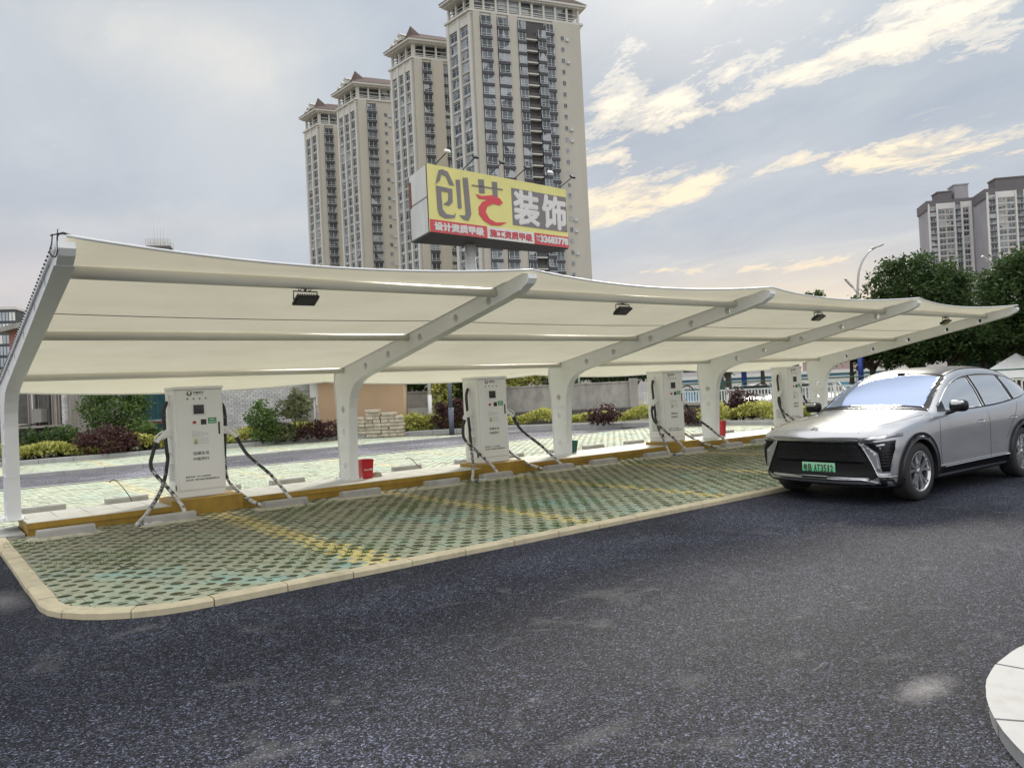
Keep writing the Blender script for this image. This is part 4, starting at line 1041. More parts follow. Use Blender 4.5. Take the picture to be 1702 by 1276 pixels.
    # wheels
    def wheel():
        r = bpy.data.objects.new('wheel', None); COL.objects.link(r); r.parent = car; r.empty_display_size = .1
        R_ = .375; b = MB(); segs = 48
        prof = [(.255, .115), (.262, .122), (.31, .125), (.352, .112), (.370, .085), (R_, .03), (R_, -.03), (.370, -.085), (.352, -.112), (.31, -.125), (.262, -.122), (.255, -.115)]
        vs = []; 
        for s_ in range(segs):
            a = 2*PI*s_/segs
            for rr, y in prof: vs.append((rr*math.cos(a), -y, rr*math.sin(a)))
        m_ = len(prof); fs = [(s_*m_+k, s_*m_+(k+1) % m_, ((s_+1) % segs)*m_+(k+1) % m_, ((s_+1) % segs)*m_+k) for s_ in range(segs) for k in range(m_)]
        b.add(vs, fs, 0, True)
        b.build('tyre', M_TYRE, None).parent = r
        b = MB(); prof = [(.258, .118), (.250, .121), (.240, .112), (.235, .06), (.230, -.10)]; vs = []
        for s_ in range(segs):
            a = 2*PI*s_/segs
            for rr, y in prof: vs.append((rr*math.cos(a), -y, rr*math.sin(a)))
        m_ = len(prof); fs = [(s_*m_+k, s_*m_+k+1, ((s_+1) % segs)*m_+k+1, ((s_+1) % segs)*m_+k) for s_ in range(segs) for k in range(m_-1)]
        b.add(vs, fs, 0, True)
        b.cyl((0, -.112, 0), .036, .02, 'y', 20)
        for s_ in range(5):
            for off in (-.16, .16):
                a = 2*PI*s_/5+off*1.0+.3
                a2 = 2*PI*s_/5+off*1.9+.3
                p0 = Vector((.030*math.cos(a), -.098, .030*math.sin(a))); p1 = Vector((.13*math.cos(a), -.104, .13*math.sin(a))); p2 = Vector((.242*math.cos(a2), -.112, .242*math.sin(a2)))
                for q0, q1, w0, w1 in ((p0, p1, .021, .016), (p1, p2, .016, .021)):
                    d = (q1-q0).normalized(); sd = Vector((-d.z, 0, d.x))
                    vs = [q0+sd*w0*.75+Vector((0, 0, 0)), q0-sd*w0*.75, q1-sd*w1*.75, q1+sd*w1*.75]
                    vs = vs+[v+Vector((0, .035, 0))+(sd*.006 if i in (0, 3) else -sd*.006) for i, v in enumerate(vs)]
                    b.add(vs, [(0, 1, 2, 3), (0, 4, 5, 1), (1, 5, 6, 2), (2, 6, 7, 3), (3, 7, 4, 0)])
        b.build('rim', M_RIM, None).parent = r
        b = MB(); b.cyl((0, -.03, 0), .17, .02, 'y', 32); b.cyl((0, .0, 0), .235, .02, 'y', 32, 0); b.build('brake_disc', M_DKMETAL, None).parent = r
        return r
    w0 = wheel()
    for i, (wx, sy) in enumerate(((.93, -1), (3.94, -1), (.93, 1), (3.94, 1))):
        q = w0
        if i:
            q = w0.copy(); COL.objects.link(q)
            for ch in list(w0.children): c2 = ch.copy(); COL.objects.link(c2); c2.parent = q
        q.location = (wx, sy*.845, .375); q.rotation_euler = (0, i*.4, PI if sy > 0 else 0)
    return car
suv = make_suv()
suv.location = (8.15, -7.2, .06); suv.rotation_euler = (0, 0, math.radians(-2.2))
# ------------------------------------------------------------------ foliage
def leaf_mat(name, dark, light, trans=.25):
    t = NT(name); v = t.vec('pos')
    c = t.ramp(t.noise(v, 1.6, 4, .6), [(.3, dark), (.7, light)]); c = t.mix(.5, c, t.ramp(t.noise(v, 14, 2, .5), [(.3, mul(dark, .7)), (.7, mul(light, 1.25))]))
    t.l(c, t.b.inputs['Base Color']); t.b.inputs['Roughness'].default_value = .6; t.b.inputs['Specular IOR Level'].default_value = .3
    tr = t.n('ShaderNodeBsdfTranslucent'); t.l(c, tr.inputs[0]); mx = t.n('ShaderNodeMixShader'); mx.inputs[0].default_value = trans
    t.l(t.b.outputs[0], mx.inputs[1]); t.l(tr.outputs[0], mx.inputs[2]); t.l(mx.outputs[0], t.o.inputs[0]); return t.m
M_LDK = leaf_mat('dark_foliage', (.022, .050, .016), (.070, .115, .030))
M_LMID = leaf_mat('green_foliage', (.05, .10, .025), (.13, .20, .05))
M_LYEL = leaf_mat('yellow_green_foliage', (.22, .25, .05), (.60, .58, .17))
M_LRED = leaf_mat('dark_red_foliage', (.035, .014, .016), (.10, .045, .04), .15)
M_LOLV = leaf_mat('olive_foliage', (.09, .11, .05), (.20, .21, .10))
M_BARK = mat('bark', (.07, .055, .04), .9, var=.3, scale=12, bump=.6, bscale=30)
def leaves(center, rad, clumps, per, size, seed, cl_r=.28, shell=.75, flat=1.0, asp=.5, zlo=-1.0, hang=0.0):
    """leaf quads in clumps through an ellipsoid; returns vertices"""
    r = np.random.default_rng(seed); c0 = np.array(center); rad = np.array(rad)
    d = r.normal(size=(clumps*3, 3)); d /= np.linalg.norm(d, axis=1)[:, None]; d = d[d[:, 2] > zlo][:clumps]; m = len(d)
    q = (shell+(1-shell)*r.random(m)**.5)*(.82+.25*r.random(m)); q[: m//4] *= r.random(m//4)**.4
    lobe = 1+.16*np.sin(d[:, 0]*5+seed)+.13*np.cos(d[:, 1]*6+d[:, 2]*4+seed*2)
    cc = c0+d*rad*(q*lobe)[:, None]
    n = m*per; off = np.clip(r.normal(size=(n, 3)), -1.5, 1.5)*np.array([1, 1, .8])*cl_r*np.mean(rad)*.55; 
    p = np.repeat(cc, per, 0)+off*(.6+.8*r.random((n, 1)))
    a = r.normal(size=(n, 3)); a[:, 2] = a[:, 2]*.6-hang; a /= np.linalg.norm(a, axis=1)[:, None]
    b_ = np.cross(a, r.normal(size=(n, 3))); b_ /= np.linalg.norm(b_, axis=1)[:, None]
    s = size*(.6+.8*r.random((n, 1))); u = a*s; v = b_*s*asp
    V = np.stack([p-u*.5, p+v*.5, p+u*.5, p-v*.5], 1)
    return V.reshape(-1, 3)
def leaf_obj(name, Vs, m, parent=None):
    V = np.concatenate(Vs) if isinstance(Vs, list) else Vs
    return mesh_np(name, V, np.arange(len(V)).reshape(-1, 4), m, parent)
def limb_tree(mb, base, h, r, crown_c, crown_r, nb, seed):
    q = random.Random(seed); b0 = Vector(base); cc = Vector(crown_c); top = Vector((cc.x, cc.y, cc.z-.1*crown_r[2]))
    fork = b0.lerp(top, .55)
    mb.tube(spline([b0, b0.lerp(fork, .5)+Vector((q.uniform(-.08, .08), q.uniform(-.08, .08), 0)), fork, top], 5), r, 9, rs=[r*(1.25-.95*k/15) for k in range(16)])
    for k in range(nb):
        a = 2*PI*k/nb+q.uniform(-.4, .4); e = cc+Vector((math.cos(a)*crown_r[0]*.7, math.sin(a)*crown_r[1]*.7, q.uniform(-.3, .5)*crown_r[2]))
        s_ = b0.lerp(top, q.uniform(.5, .85)); md = s_.lerp(e, .5)+Vector((0, 0, -.05*h))
        mb.tube(spline([s_, md, e], 5), r*.4, 6, rs=[r*.45*(1-.8*i/10) for i in range(11)])
def tree(name, label, base, trunk_h, cr, m, clumps, per, size, seed, tr=.15, group=None, ch=None, **kw):
    """trunk from the ground, crown ellipsoid whose centre sits ch above it"""
    base = Vector(base); r = thing(name, label, 'tree', base, group)
    cc = (base.x, base.y, base.z+(ch if ch else trunk_h+cr[2]*.8))
    b = MB(); limb_tree(b, base, trunk_h, tr, cc, cr, 6, seed); b.build('trunk', M_BARK, r)
    leaf_obj('crown', leaves(cc, cr, clumps, per, size, seed, **kw), m, r); return r
def bush(name, label, base, cr, m, clumps, per, size, seed, group=None, cat='bush', stem=True, **kw):
    base = Vector(base); r = thing(name, label, cat, base, group)
    cc = (base.x, base.y, base.z+cr[2]*.85)
    leaf_obj('foliage', leaves(cc, cr, clumps, per, size, seed, zlo=-.8, **kw), m, r)
    b = MB(); q = random.Random(seed)
    for k in range(6):
        a = 2*PI*k/6; b.tube([base, Vector(cc)+Vector((math.cos(a)*cr[0]*.5, math.sin(a)*cr[1]*.5, 0))], .02, 5)
    b.build('stem', M_BARK, r); return r

# ------------------------------------------------------------------ planting bed behind the access road
M_BED = M_SOIL
KL = [(-22, 16.45), (1.5, 16.45), (8.2, 16.45), (12.1, 16.2), (14.7, 15.2), (17.2, 14.2), (18.9, 13.0), (20.6, 10.6), (21.5, 8.3), (22.4, 4.0), (22.8, -2), (23.0, -12)]
kerb_line('bed_kerb', KL, .26, -.02, .26, M_KERBW, 1.0, .006)
b = MB(); b.prism([(p[0]+(.15 if p[1] < 14 else 0), p[1]+.15) for p in KL]+[(60, -12), (60, 60), (-22, 60)], 0, .19)
tag(b.build('planting_bed', M_BED), kind='structure')
def low_plants(name, label, pts, n, hmin, hmax, size, m, seed, w0=.25, w1=1.5):
    """ground-cover shrubs: many small sprigs along the bed; one mass nobody could count"""
    r = np.random.default_rng(seed); P2 = np.array(pts, float); sg = np.linalg.norm(np.diff(P2, axis=0), axis=1); cs = np.concatenate([[0], np.cumsum(sg)])
    s_ = r.random(n)*cs[-1]; i = np.clip(np.searchsorted(cs, s_)-1, 0, len(sg)-1); f = (s_-cs[i])/sg[i]
    p = P2[i]+(P2[i+1]-P2[i])*f[:, None]; d = (P2[i+1]-P2[i])/sg[i][:, None]; nn = np.stack([-d[:, 1], d[:, 0]], 1)
    flip = np.where(nn@np.array([.61, .79]) < 0, -1, 1)[:, None]; nn = nn*flip
    p = p+nn*(w0+(w1-w0)*r.random(n))[:, None]
    hh = (hmin+(hmax-hmin)*(.5+.5*np.sin(s_*2.1+seed)*np.sin(s_*.77)))*(.25+.75*r.random(n)**.6)
    a = r.normal(size=(n, 3)); a[:, 2] = np.abs(a[:, 2])+.3; a /= np.linalg.norm(a, axis=1)[:, None]
    b_ = np.cross(a, r.normal(size=(n, 3))); b_ /= np.linalg.norm(b_, axis=1)[:, None]
    c = np.stack([p[:, 0], p[:, 1], .2+hh], 1); sz = size*(.6+.8*r.random((n, 1)))
    V = np.stack([c-a*sz*.5, c+b_*sz*.28, c+a*sz*.5, c-b_*sz*.28], 1)
    return tag(leaf_obj(name, V.reshape(-1, 3), m), label, 'ground cover', kind='stuff')
low_plants('yellow_shrubs', 'yellow green low shrubs filling the planting bed behind the kerb', [(-6, 16.7), (8.2, 16.7), (12.0, 16.5)], 15000, .25, .75, .15, M_LYEL, 3)
low_plants('pale_shrubs', 'pale yellow low shrubs in the bed before the grey wall', [(15.0, 15.6), (17.3, 14.6), (19.2, 13.3), (21.0, 10.7), (21.9, 8.4), (22.8, 4.0), (23.2, -4)], 15000, .25, .7, .15, M_LYEL, 5)
low_plants('olive_shrubs', 'dull green low shrubs at the back of the planting bed', [(-6, 17.6), (8.2, 17.6), (12.0, 17.4)], 7000, .3, .8, .15, M_LOLV, 8)
def B(px, py, D, label, cr, m, cl=60, per=26, size=.13, seed=1, name='shrub', group='shrubs in the planting bed', **kw):
    return bush(name, label, S(px, D, .19), cr, m, cl, per, size, seed, group, **kw)
B(62, 735, 27.0, 'dense dark green round bush at the far left, beside the white column', (.85, .7, .55), M_LDK, 90, 34, .11, 11)
B(98, 735, 27.6, 'mid green clipped bush right of the darkest bush at far left', (.75, .6, .55), M_LMID, 80, 30, .11, 12)
B(182, 745, 27.0, 'dark red leafy bush under the feathery green tree', (.95, .6, .55), M_LRED, 90, 32, .12, 13)
B(238, 735, 28.6, 'light green bush between the red bush and the nearest charging station', (.7, .6, .62), M_LMID, 60, 26, .12, 14)
B(434, 720, 29.6, 'bright green upright bush against the white brick wall', (.62, .5, .85), M_LMID, 80, 30, .12, 15)
B(470, 730, 30.0, 'low dark bush right of the bright green upright bush', (.45, .4, .4), M_LOLV, 40, 24, .12, 16)
B(530, 735, 30.6, 'dark red low hedge in front of the tan hut corner', (1.0, .4, .38), M_LRED, 80, 26, .11, 17)
B(752, 720, 33.4, 'round dark red bush beside the dark blue post', (.75, .6, .72), M_LRED, 90, 30, .12, 18)
B(690, 725, 33.3, 'bright yellow green bush right of the tan hut', (.8, .5, .42), M_LYEL, 70, 28, .13, 19)
B(1000, 690, 30.5, 'dry brownish bush behind the third canopy column', (.8, .5, .45), M_LRED, 50, 24, .12, 20)
B(1232, 690, 29.5, 'round dark purple bush below the white railing', (.62, .6, .62), M_LRED, 100, 34, .10, 21)
B(1150, 700, 29.0, 'dull red low bush right of the third charging station', (.6, .5, .32), M_LRED, 50, 26, .10, 22)
B(1290, 700, 27.8, 'yellow green bush left of the farthest charging station', (.6, .5, .4), M_LYEL, 50, 26, .12, 23)
B(1180, 700, 28.6, 'light yellow green bush behind the fourth canopy column', (.5, .5, .45), M_LYEL, 50, 26, .12, 24)
# trees inside the bed
r_ = tree('feathery_tree', 'green feathery tree with drooping branches in front of the red brick building', S(196, 29.5, .19), .5, (1.05, 1.0, 1.45), M_LMID, 130, 60, .13, 31, .06, ch=1.6, cl_r=.26, hang=.4)
r_ = tree('round_tree', 'small round-crowned tree before the white brick wall', S(489, 30.2, .19), .75, (.66, .6, .52), M_LOLV, 90, 40, .10, 32, .035, ch=1.32, shell=.6)
tree('dark_tree', 'dark green tree above the grey wall between white post and blue post', S(700, 42, 0), 1.8, (3.2, 2, 1.7), M_LDK, 140, 50, .26, 33, .12, ch=3.4)
tree('dark_tree', 'tall dark green tree behind the second charging station', S(775, 37, 0), 1.2, (1.6, 1.3, 1.9), M_LDK, 140, 50, .22, 34, .10, ch=2.2)
tree('pale_tree', 'light yellow green young tree between the white post and the blue post', S(733, 35.4, .19), .6, (.7, .5, .95), M_LYEL, 60, 30, .15, 35, .04, ch=1.7)
tree('dark_tree', 'bright green tree top right of the second charging station above the wall', S(865, 44, 0), 1.8, (1.6, 1.3, 1.0), M_LYEL, 80, 34, .24, 36, .10, ch=2.9)
for i, (px, D, w_) in enumerate(((940, 46, 2.2), (1000, 50, 2.5), (1056, 52, 2.2))):
    tree('dark_tree', ['dark tree above the grey wall right of the third canopy column', 'dark tree above the middle of the grey wall', 'dark tree above the right end of the grey wall'][i], S(px, D, 0), 1.8, (w_, 1.6, 1.2), M_LDK, 110, 40, .26, 40+i, .10, ch=3.2)

# ------------------------------------------------------------------ walls, hut, houses
def brick(name, c1, c2, mortar, sc_, rot=0):
    t = NT(name); n_ = t.n('ShaderNodeTexBrick')
    v = t.tc.outputs['Object']; sp = t.n('ShaderNodeSeparateXYZ'); t.l(v, sp.inputs[0]); cb = t.n('ShaderNodeCombineXYZ')
    h = t.math('ADD', t.math('MULTIPLY', sp.outputs[0], .79 if not rot else .7), t.math('MULTIPLY', sp.outputs[1], -.61 if not rot else .7)); t.l(h, cb.inputs[0]); t.l(sp.outputs[2], cb.inputs[1]); t.l(cb.outputs[0], n_.inputs['Vector'])
    n_.inputs['Color1'].default_value = (*c1, 1); n_.inputs['Color2'].default_value = (*c2, 1); n_.inputs['Mortar'].default_value = (*mortar, 1)
    n_.inputs['Scale'].default_value = sc_; n_.inputs['Mortar Size'].default_value = .022; n_.inputs['Bias'].default_value = -.2
    nz = t.ramp(t.noise(t.vec('pos'), 1.3, 5, .6), [(.3, (.8, .8, .8)), (.7, (1.15, 1.15, 1.15))])
    t.l(t.mix(1.0, n_.outputs[0], nz, 'MULTIPLY'), t.b.inputs['Base Color']); t.b.inputs['Roughness'].default_value = .85
    t.bump(n_.outputs['Fac'], -.5, .02); return t.m
M_WBRICK = brick('white_brick', (.66, .65, .64), (.46, .45, .47), (.28, .27, .27), 2.5)
M_RBRICK = brick('red_brick', (.40, .135, .09), (.31, .105, .08), (.30, .2, .16), 3.0)
M_TAN = mat('tan_render', (.48, .335, .21), .85, var=.07, scale=1.2, bump=.1, bscale=40)
M_GREYW = mat('weathered_concrete', (.36, .345, .315), .9, var=.2, scale=1.4, bump=.4, bscale=25, dirt=.65, dcol=(.12, .115, .10))
M_DKW = mat('dark_stone', (.10, .095, .09), .9, var=.3, scale=4, bump=.4, bscale=14)
M_WOODG = mat('weathered_boards', (.33, .30, .27), .85, var=.35, scale=2.2, stretch=(9, 9, .3), bump=.3, bscale=20)
M_TEAL = mat('teal_window', (.03, .085, .10), .15, var=.2)
M_WPAINT = mat('white_paint', (.74, .74, .72), .5, var=.05, dirt=.2, dcol=(.4, .38, .33))
M_BLUEW = mat('blue_hoarding', (.13, .36, .56), .5, var=.18, scale=.8)
M_PALEW = mat('pale_building', (.55, .52, .50), .8, var=.1, scale=.6)
M_PINKW = mat('pink_building', (.48, .36, .33), .8, var=.1, scale=.6)
M_DGLASS = mat('dark_window', (.035, .045, .05), .15, var=.3, scale=.4)
def wall_frame(px0, D0, px1, D1):
    a = S(px0, D0); c = S(px1, D1); t_ = (c-a); L_ = t_.length; t_ = t_.normalized(); n_ = Vector((t_.y, -t_.x, 0))
    return a, t_, n_, L_
def zat(py, px, D): return P(px, py, D).z
# white brick wall and tan hut
o_, t_, n_, L_ = wall_frame(352, 32.5, 521, 34.2)
r = thing('brick_wall', 'white and grey brick wall of a house behind the shrubs', 'wall', o_)
b = MB(); b.obox(o_, t_, n_, -1.4, L_, -.3, 0, 0, 3.2); b.build('wall', M_WBRICK, r)
b = MB(); b.obox(o_, t_, n_, -1.5, L_+.1, -.5, .35, 3.2, 3.45); b.build('eave', M_WPAINT, r)
r2 = thing('drain_pipe', 'white drain pipe with square collector at the corner of the tan hut', 'drain pipe', S(524, 33.6))
b = MB(); p = S(523, 33.7); b.tube([(p.x, p.y, .2), (p.x, p.y, 2.0)], .055, 8); b.build('pipe', M_WPAINT, r2)
b = MB(); b.tube([(p.x+.22, p.y-.05, .2), (p.x+.22, p.y-.05, 2.0)], .04, 8); b.build('pipe', M_WPAINT, r2)
b = MB(); b.bbox((p.x+.05, p.y-.1, 2.15), (.5, .3, .62), -.6, 0, .02); b.build('collector_box', M_WPAINT, r2)
o_, t_, n_, L_ = wall_frame(529, 33.3, 671, 33.6)
r = thing('tan_hut', 'tan rendered hut with flat white roof slab behind the second column', 'hut', o_)
b = MB(); b.obox(o_, t_, n_, 0, L_, -3.2, 0, 0, 2.62); b.build('wall', M_TAN, r)
b = MB(); b.obox(o_, t_, n_, -.6, L_+.28, -3.5, .45, 2.62, 2.85); b.build('roof', M_WPAINT, r)
b = MB(); b.obox(o_, t_, n_, .0, L_, .0, .03, .2, .42); b.build('plinth', M_GREYW, r)
# stack of paving bricks / sacks against the hut
t = mat('stacked_sacks', (.46, .41, .33), .9, var=.22, scale=5, bump=.5, bscale=20, dirt=.4)
cols = [(586, 4), (599, 6), (612, 8), (625, 8), (638, 7), (651, 7), (663, 6)]; n_s = 0
ordc = ['leftmost', 'second', 'third', 'fourth', 'fifth', 'sixth', 'rightmost']; lay = ['bottom', 'second', 'third', 'fourth', 'fifth', 'sixth', 'seventh', 'top']
for ci, (px, h) in enumerate(cols):
    for k in range(h):
        p = S(px+rnd.uniform(-1.2, 1.2), 31.6+.1*rnd.random(), .0); b = MB()
        b.bbox((p.x, p.y, .11+.075+k*.142), (.33+rnd.uniform(-.03, .02), .30, .128), -.65+rnd.uniform(-.25, .25), 0, .035, None, 2)
        o = b.build('sack', t); o['group'] = 'sacks stacked by the tan hut'
        lv = 'bottom' if k == 0 else ('top' if k == h-1 else lay[k])
        tag(o, f'beige sack in the {ordc[ci]} pile by the tan hut, {lv}{"" if lv in ("bottom", "top") else " from below"}', 'sack')
# grey wall
o_, t_, n_, L_ = wall_frame(640, 38.5, 1058, 37.0)
r = thing('concrete_wall', 'long weathered grey block wall behind the shrubs', 'wall', o_)
b = MB(); b.obox(o_, t_, n_, 0, L_, -.25, 0, 0, 1.86); b.build('wall', M_GREYW, r)
b = MB(); b.obox(o_, t_, n_, 0, L_, -.3, .04, 1.86, 1.93); b.build('coping', M_GREYW, r)
b = MB(); b.obox(o_, t_, n_, L_-.35, L_+.05, -.4, .12, 0, 2.05); b.build('pier', M_GREYW, r)
# mossy drips along the top
leaf_obj('moss', leaves((0, 0, 0), (.01, .01, .01), 1, 4, .1, 3), M_LDK, None) if False else None
for k, (w0, w1, d0, d1, z1) in enumerate(((6.0, L_, .05, 1.1, .72), (6.0, L_, 1.1, 1.9, .52), (7.0, L_, 1.9, 2.6, .34))):
    b = MB(); x = w0
    while x < w1-.1:
        e = min(x+rnd.uniform(.9, 1.6), w1); b.obox(o_, t_, n_, x, e-.02, d0, d1, 0, z1+rnd.uniform(-.03, .02)); x = e
    tag(b.build('stone_step', M_DKW), ['dark stone ledge at the foot of the grey wall, topmost step', 'dark stone ledge, middle step below the grey wall', 'dark stone ledge, lowest step by the shrubs'][k], 'step', 'stone steps below the grey wall')
b = MB(); b.obox(o_, t_, n_, 1.0, 6.0, .3, .42, .62, 1.12); tag(b.build('notice_board', M_WPAINT), 'blank white board leaning on the grey wall right of the hut', 'board')
# pipes and dry vines on the wall
for k, (w_, h_) in enumerate(((14.9, 1.55), (17.0, 1.3), (18.3, 1.5))):
    b = MB(); q = random.Random(k+3); b.tube(spline([o_+t_*w_+n_*.1+Vector((0, 0, .3)), o_+t_*(w_+.05)+n_*.12+Vector((0, 0, h_*.7)), o_+t_*(w_-.25)+n_*.1+Vector((0, 0, h_)), o_+t_*(w_-.7)+n_*.1+Vector((0, 0, h_-.1))], 6), .035, 6)
    for j in range(8): 
        a = o_+t_*(w_-.4+.12*j)+n_*.13+Vector((0, 0, h_-.1+q.uniform(-.1, .3))); b.tube([a, a+t_*q.uniform(-.4, .4)+Vector((0, 0, q.uniform(-.5, .2)))], .012, 5)
    tag(b.build('dry_vine', M_BARK), ['dry dark vine arching on the grey wall right of the third column', 'thin dry vine in the middle of the grey wall', 'thin dry vine near the right end of the grey wall'][k], 'vine')
# posts
def post(name, label, px, D, r0, h, m, z=0.0, cat='post'):
    p = S(px, D, z); t_ = thing(name, label, cat, p); b = MB(); b.tube([p, p+Vector((0, 0, h*.45))], r0*1.25, 12); b.build('lower_tube', m, t_)
    b = MB(); b.tube([p+Vector((0, 0, h*.45)), p+Vector((0, 0, h))], r0, 12); b.build('upper_tube', m, t_)
    b = MB(); b.cyl(p, r0*2.2, .03, 'z', 12); b.build('base_plate', m, t_)
M_BPOST = mat('blue_grey_post', (.10, .115, .16), .5, var=.1); M_BLUEP = mat('blue_post', (.02, .05, .25), .5)
post('lamp_post', 'plain white post in front of the grey wall', 714, 34.2, .075, 3.6, M_WPAINT, .1)
post('steel_post', 'dark blue grey post on the bed kerb left of the second charger', 748, 31.7, .085, 2.6, M_BPOST, .0)
post('blue_post', 'blue post behind the railing left of the farthest charging station', 1237, 42, .14, 3.0, M_BLUEP)
post('blue_post', 'blue post under the dark trees above the car', 1431, 40, .13, 2.7, M_BLUEP)
post('green_post', 'thin pale green post rising behind the grey wall', 963, 42, .06, 3.2, mat('pale_green_paint', (.4, .5, .42), .5))
# red brick house with teal windows
o_, t_, n_, L_ = wall_frame(121, 37.0, 318, 41.5)
r = thing('red_brick_house', 'red brick house with teal windows behind the feathery tree', 'house', o_)
b = MB(); b.obox(o_, t_, n_, 0, L_, -8, 0, 0, 6.2, 0); b.obox(o_, t_, n_, -.35, 0, -.2, .12, 0, 6.2, 1); b.build('wall', [M_RBRICK, M_WBRICK], r)
b = MB(); b.obox(o_, t_, n_, -.4, L_+.4, -8.4, .5, 6.2, 6.45); b.build('roof', M_GREYW, r)
def win(px, py, w_, h_, arched=False, awn=False):
    s_ = None
    for k in range(400):
        q = o_+t_*(k*L_/400); 
        d = q-CAM; 
        if 851+F*d.dot(CR)/d.dot(CW) >= px: s_ = k*L_/400; break
    if s_ is None: return
    q = o_+t_*s_; D = (q-CAM).dot(CW); z = zat(py, px, D)
    b = MB(); z0, z1 = z-h_/2, z+h_/2
    fw = .06
    for (a, c_, e, f_) in ((-w_/2, -w_/2+fw, z0, z1), (w_/2-fw, w_/2, z0, z1), (-w_/2+fw, w_/2-fw, z0, z0+fw), (-w_/2+fw, w_/2-fw, z1-fw, z1), (-.025, .025, z0+fw, z1-fw)): b.obox(o_, t_, n_, s_+a, s_+c_, -.05, .035, e, f_)
    fr = b.build('window', mat('teal_frame', (.03, .12, .13), .4), r)
    b = MB(); b.obox(o_, t_, n_, s_-w_/2+fw, s_+w_/2-fw, -.05, .015, z0+fw, z1-fw); b.build('pane', M_TEAL, fr)
    b = MB(); b.obox(o_, t_, n_, s_-w_/2-.05, s_+w_/2+.05, -.05, .10, z0-.09, z0); b.build('sill', M_GREYW, fr)
    if awn:
        b = MB(); b.v = []; q1 = o_+t_*(s_-w_/2); q2 = o_+t_*(s_+w_/2)
        vs = [q1+n_*.04+Vector((0, 0, z0+.35)), q2+n_*.04+Vector((0, 0, z0+.35)), q2+n_*.5+Vector((0, 0, z0-.05)), q1+n_*.5+Vector((0, 0, z0-.05))]; vs += [v+Vector((0, 0, .03)) for v in vs]
        b.add(vs, [(0, 1, 2, 3), (4, 7, 6, 5), (0, 4, 5, 1), (1, 5, 6, 2), (2, 6, 7, 3), (3, 7, 4, 0)]); b.build('open_sash', mat('pale_glass', (.5, .6, .65), .1), fr)
    if arched:
        b = MB(); ar = [(s_+w_/2*math.cos(a), z1+w_/2*.6*math.sin(a)) for a in np.linspace(0, PI, 12)]
        vs = [o_+t_*a+n_*.03+Vector((0, 0, c_)) for a, c_ in ar]; b.add(vs, [tuple(range(12))[::-1]]); b.build('arch_light', M_TEAL, fr)
for a in ((128, 674, 1.1, 1.3, False, True), (147, 672, 1.2, 1.3, False, True), (218, 672, 1.1, 1.3), (264, 676, 1.5, 1.3), (129, 728, 1.0, .7, True), (262, 722, 1.3, .4, True)): win(*a)
# grey boarded house at far left
o_, t_, n_, L_ = wall_frame(-40, 35.5, 117, 35.0)
r = thing('boarded_house', 'unfinished house with grey board walls and dark openings at far left', 'house', o_)
b = MB(); b.obox(o_, t_, n_, 0, L_, -6, 0, 0, 3.6); b.build('wall', M_WOODG, r)
b = MB(); b.obox(o_, t_, n_, -.2, L_+.2, -6.2, .3, 3.6, 3.8); b.build('roof', M_GREYW, r)
ppm = L_/157.0
def op(px0, px1, z0, z1, name='doorway', m=None, d=.02):
    b = MB(); b.obox(o_, t_, n_, (px0+40)*ppm, (px1+40)*ppm, -.05, d, z0, z1); return b.build(name, m or M_DKW, r)
op(26, 47, .5, 2.75); op(66, 80, .9, 2.75); op(60, 104, .1, 1.05, 'porch_opening'); op(0, 14, .5, 2.6)
for px in (19, 23, 49, 56, 60, 82, 88, 95, 101, 107): op(px, px+1.6, .2, 3.5, 'board_batten', M_WPAINT if px in (23, 56) else M_WOODG, .08)
for px in (16, 62, 84, 103): op(px, px+2.2, .0, 3.5, 'timber_post', M_DKW, .14)
b = MB(); b.obox(o_, t_, n_, (50+40)*ppm, (110+40)*ppm, 0, 1.4, 1.12, 1.2); b.build('porch_roof', M_WOODG, r)
b = MB(); b.obox(o_, t_, n_, (18+40)*ppm, (58+40)*ppm, 0, .9, 1.25, 1.32); b.build('balcony_slab', M_GREYW, r)
op(66, 82, 1.35, 1.95, 'balcony_rail', mat('rail_grey', (.25, .24, .22), .7), .5)
b = MB(); b.obox(o_, t_, n_, (108+40)*ppm, (113+40)*ppm, 0, .2, 0, 3.6); b.build('corner_quoin', M_WBRICK, r)
# low retaining wall with white picket railing running towards the viewer
r = thing('retaining_wall', 'dark low stone wall carrying the white railing', 'wall', (26, 0, 0))
b = MB(); b.box(25.9, -22, 0, 26.25, 12.3, .72); b.build('wall', brick('dark_brick', (.16, .14, .13), (.11, .10, .095), (.06, .06, .06), 3, 1), r)
b = MB(); b.box(25.85, -22, .7205, 26.3, 12.3, .79); b.build('coping', M_GREYW, r)
# railing bays: one thing each
def rail_bay():
    r = thing('picket_railing', 'x', 'railing'); b = MB(); b.bbox((0, 0, .30), (.09, .09, .60), 0, 0, .008); b.bbox((0, 0, .615), (.12, .12, .03), 0, 0, .004); b.build('post', M_WPAINT, r)
    b = MB(); b.box(-.02, .045, .50, .02, 2.355, .55); b.build('top_rail', M_WPAINT, r)
    b = MB(); b.box(-.02, .045, .05, .02, 2.355, .09); b.build('bottom_rail', M_WPAINT, r)
    b = MB()
    for k in range(15): b.box(-.013, .13+k*.15, .0905, .013, .175+k*.15, .4995)
    b.build('picket', M_WPAINT, r)['kind'] = 'stuff'; return r
rb = rail_bay()
for k in range(14):
    o = rb if k == 0 else copy_tree(rb); o.location = (26.05, 9.9-2.4*k, .79)
    tag(o, None, None, 'white picket railing bays on the low wall'); o['label'] = 'white picket railing bay on the low wall, ' + (['first', 'second', 'third', 'fourth', 'fifth', 'sixth', 'seventh', 'eighth', 'ninth', 'tenth', 'eleventh', 'twelfth', 'thirteenth', 'fourteenth'][k])+' from the grey wall'
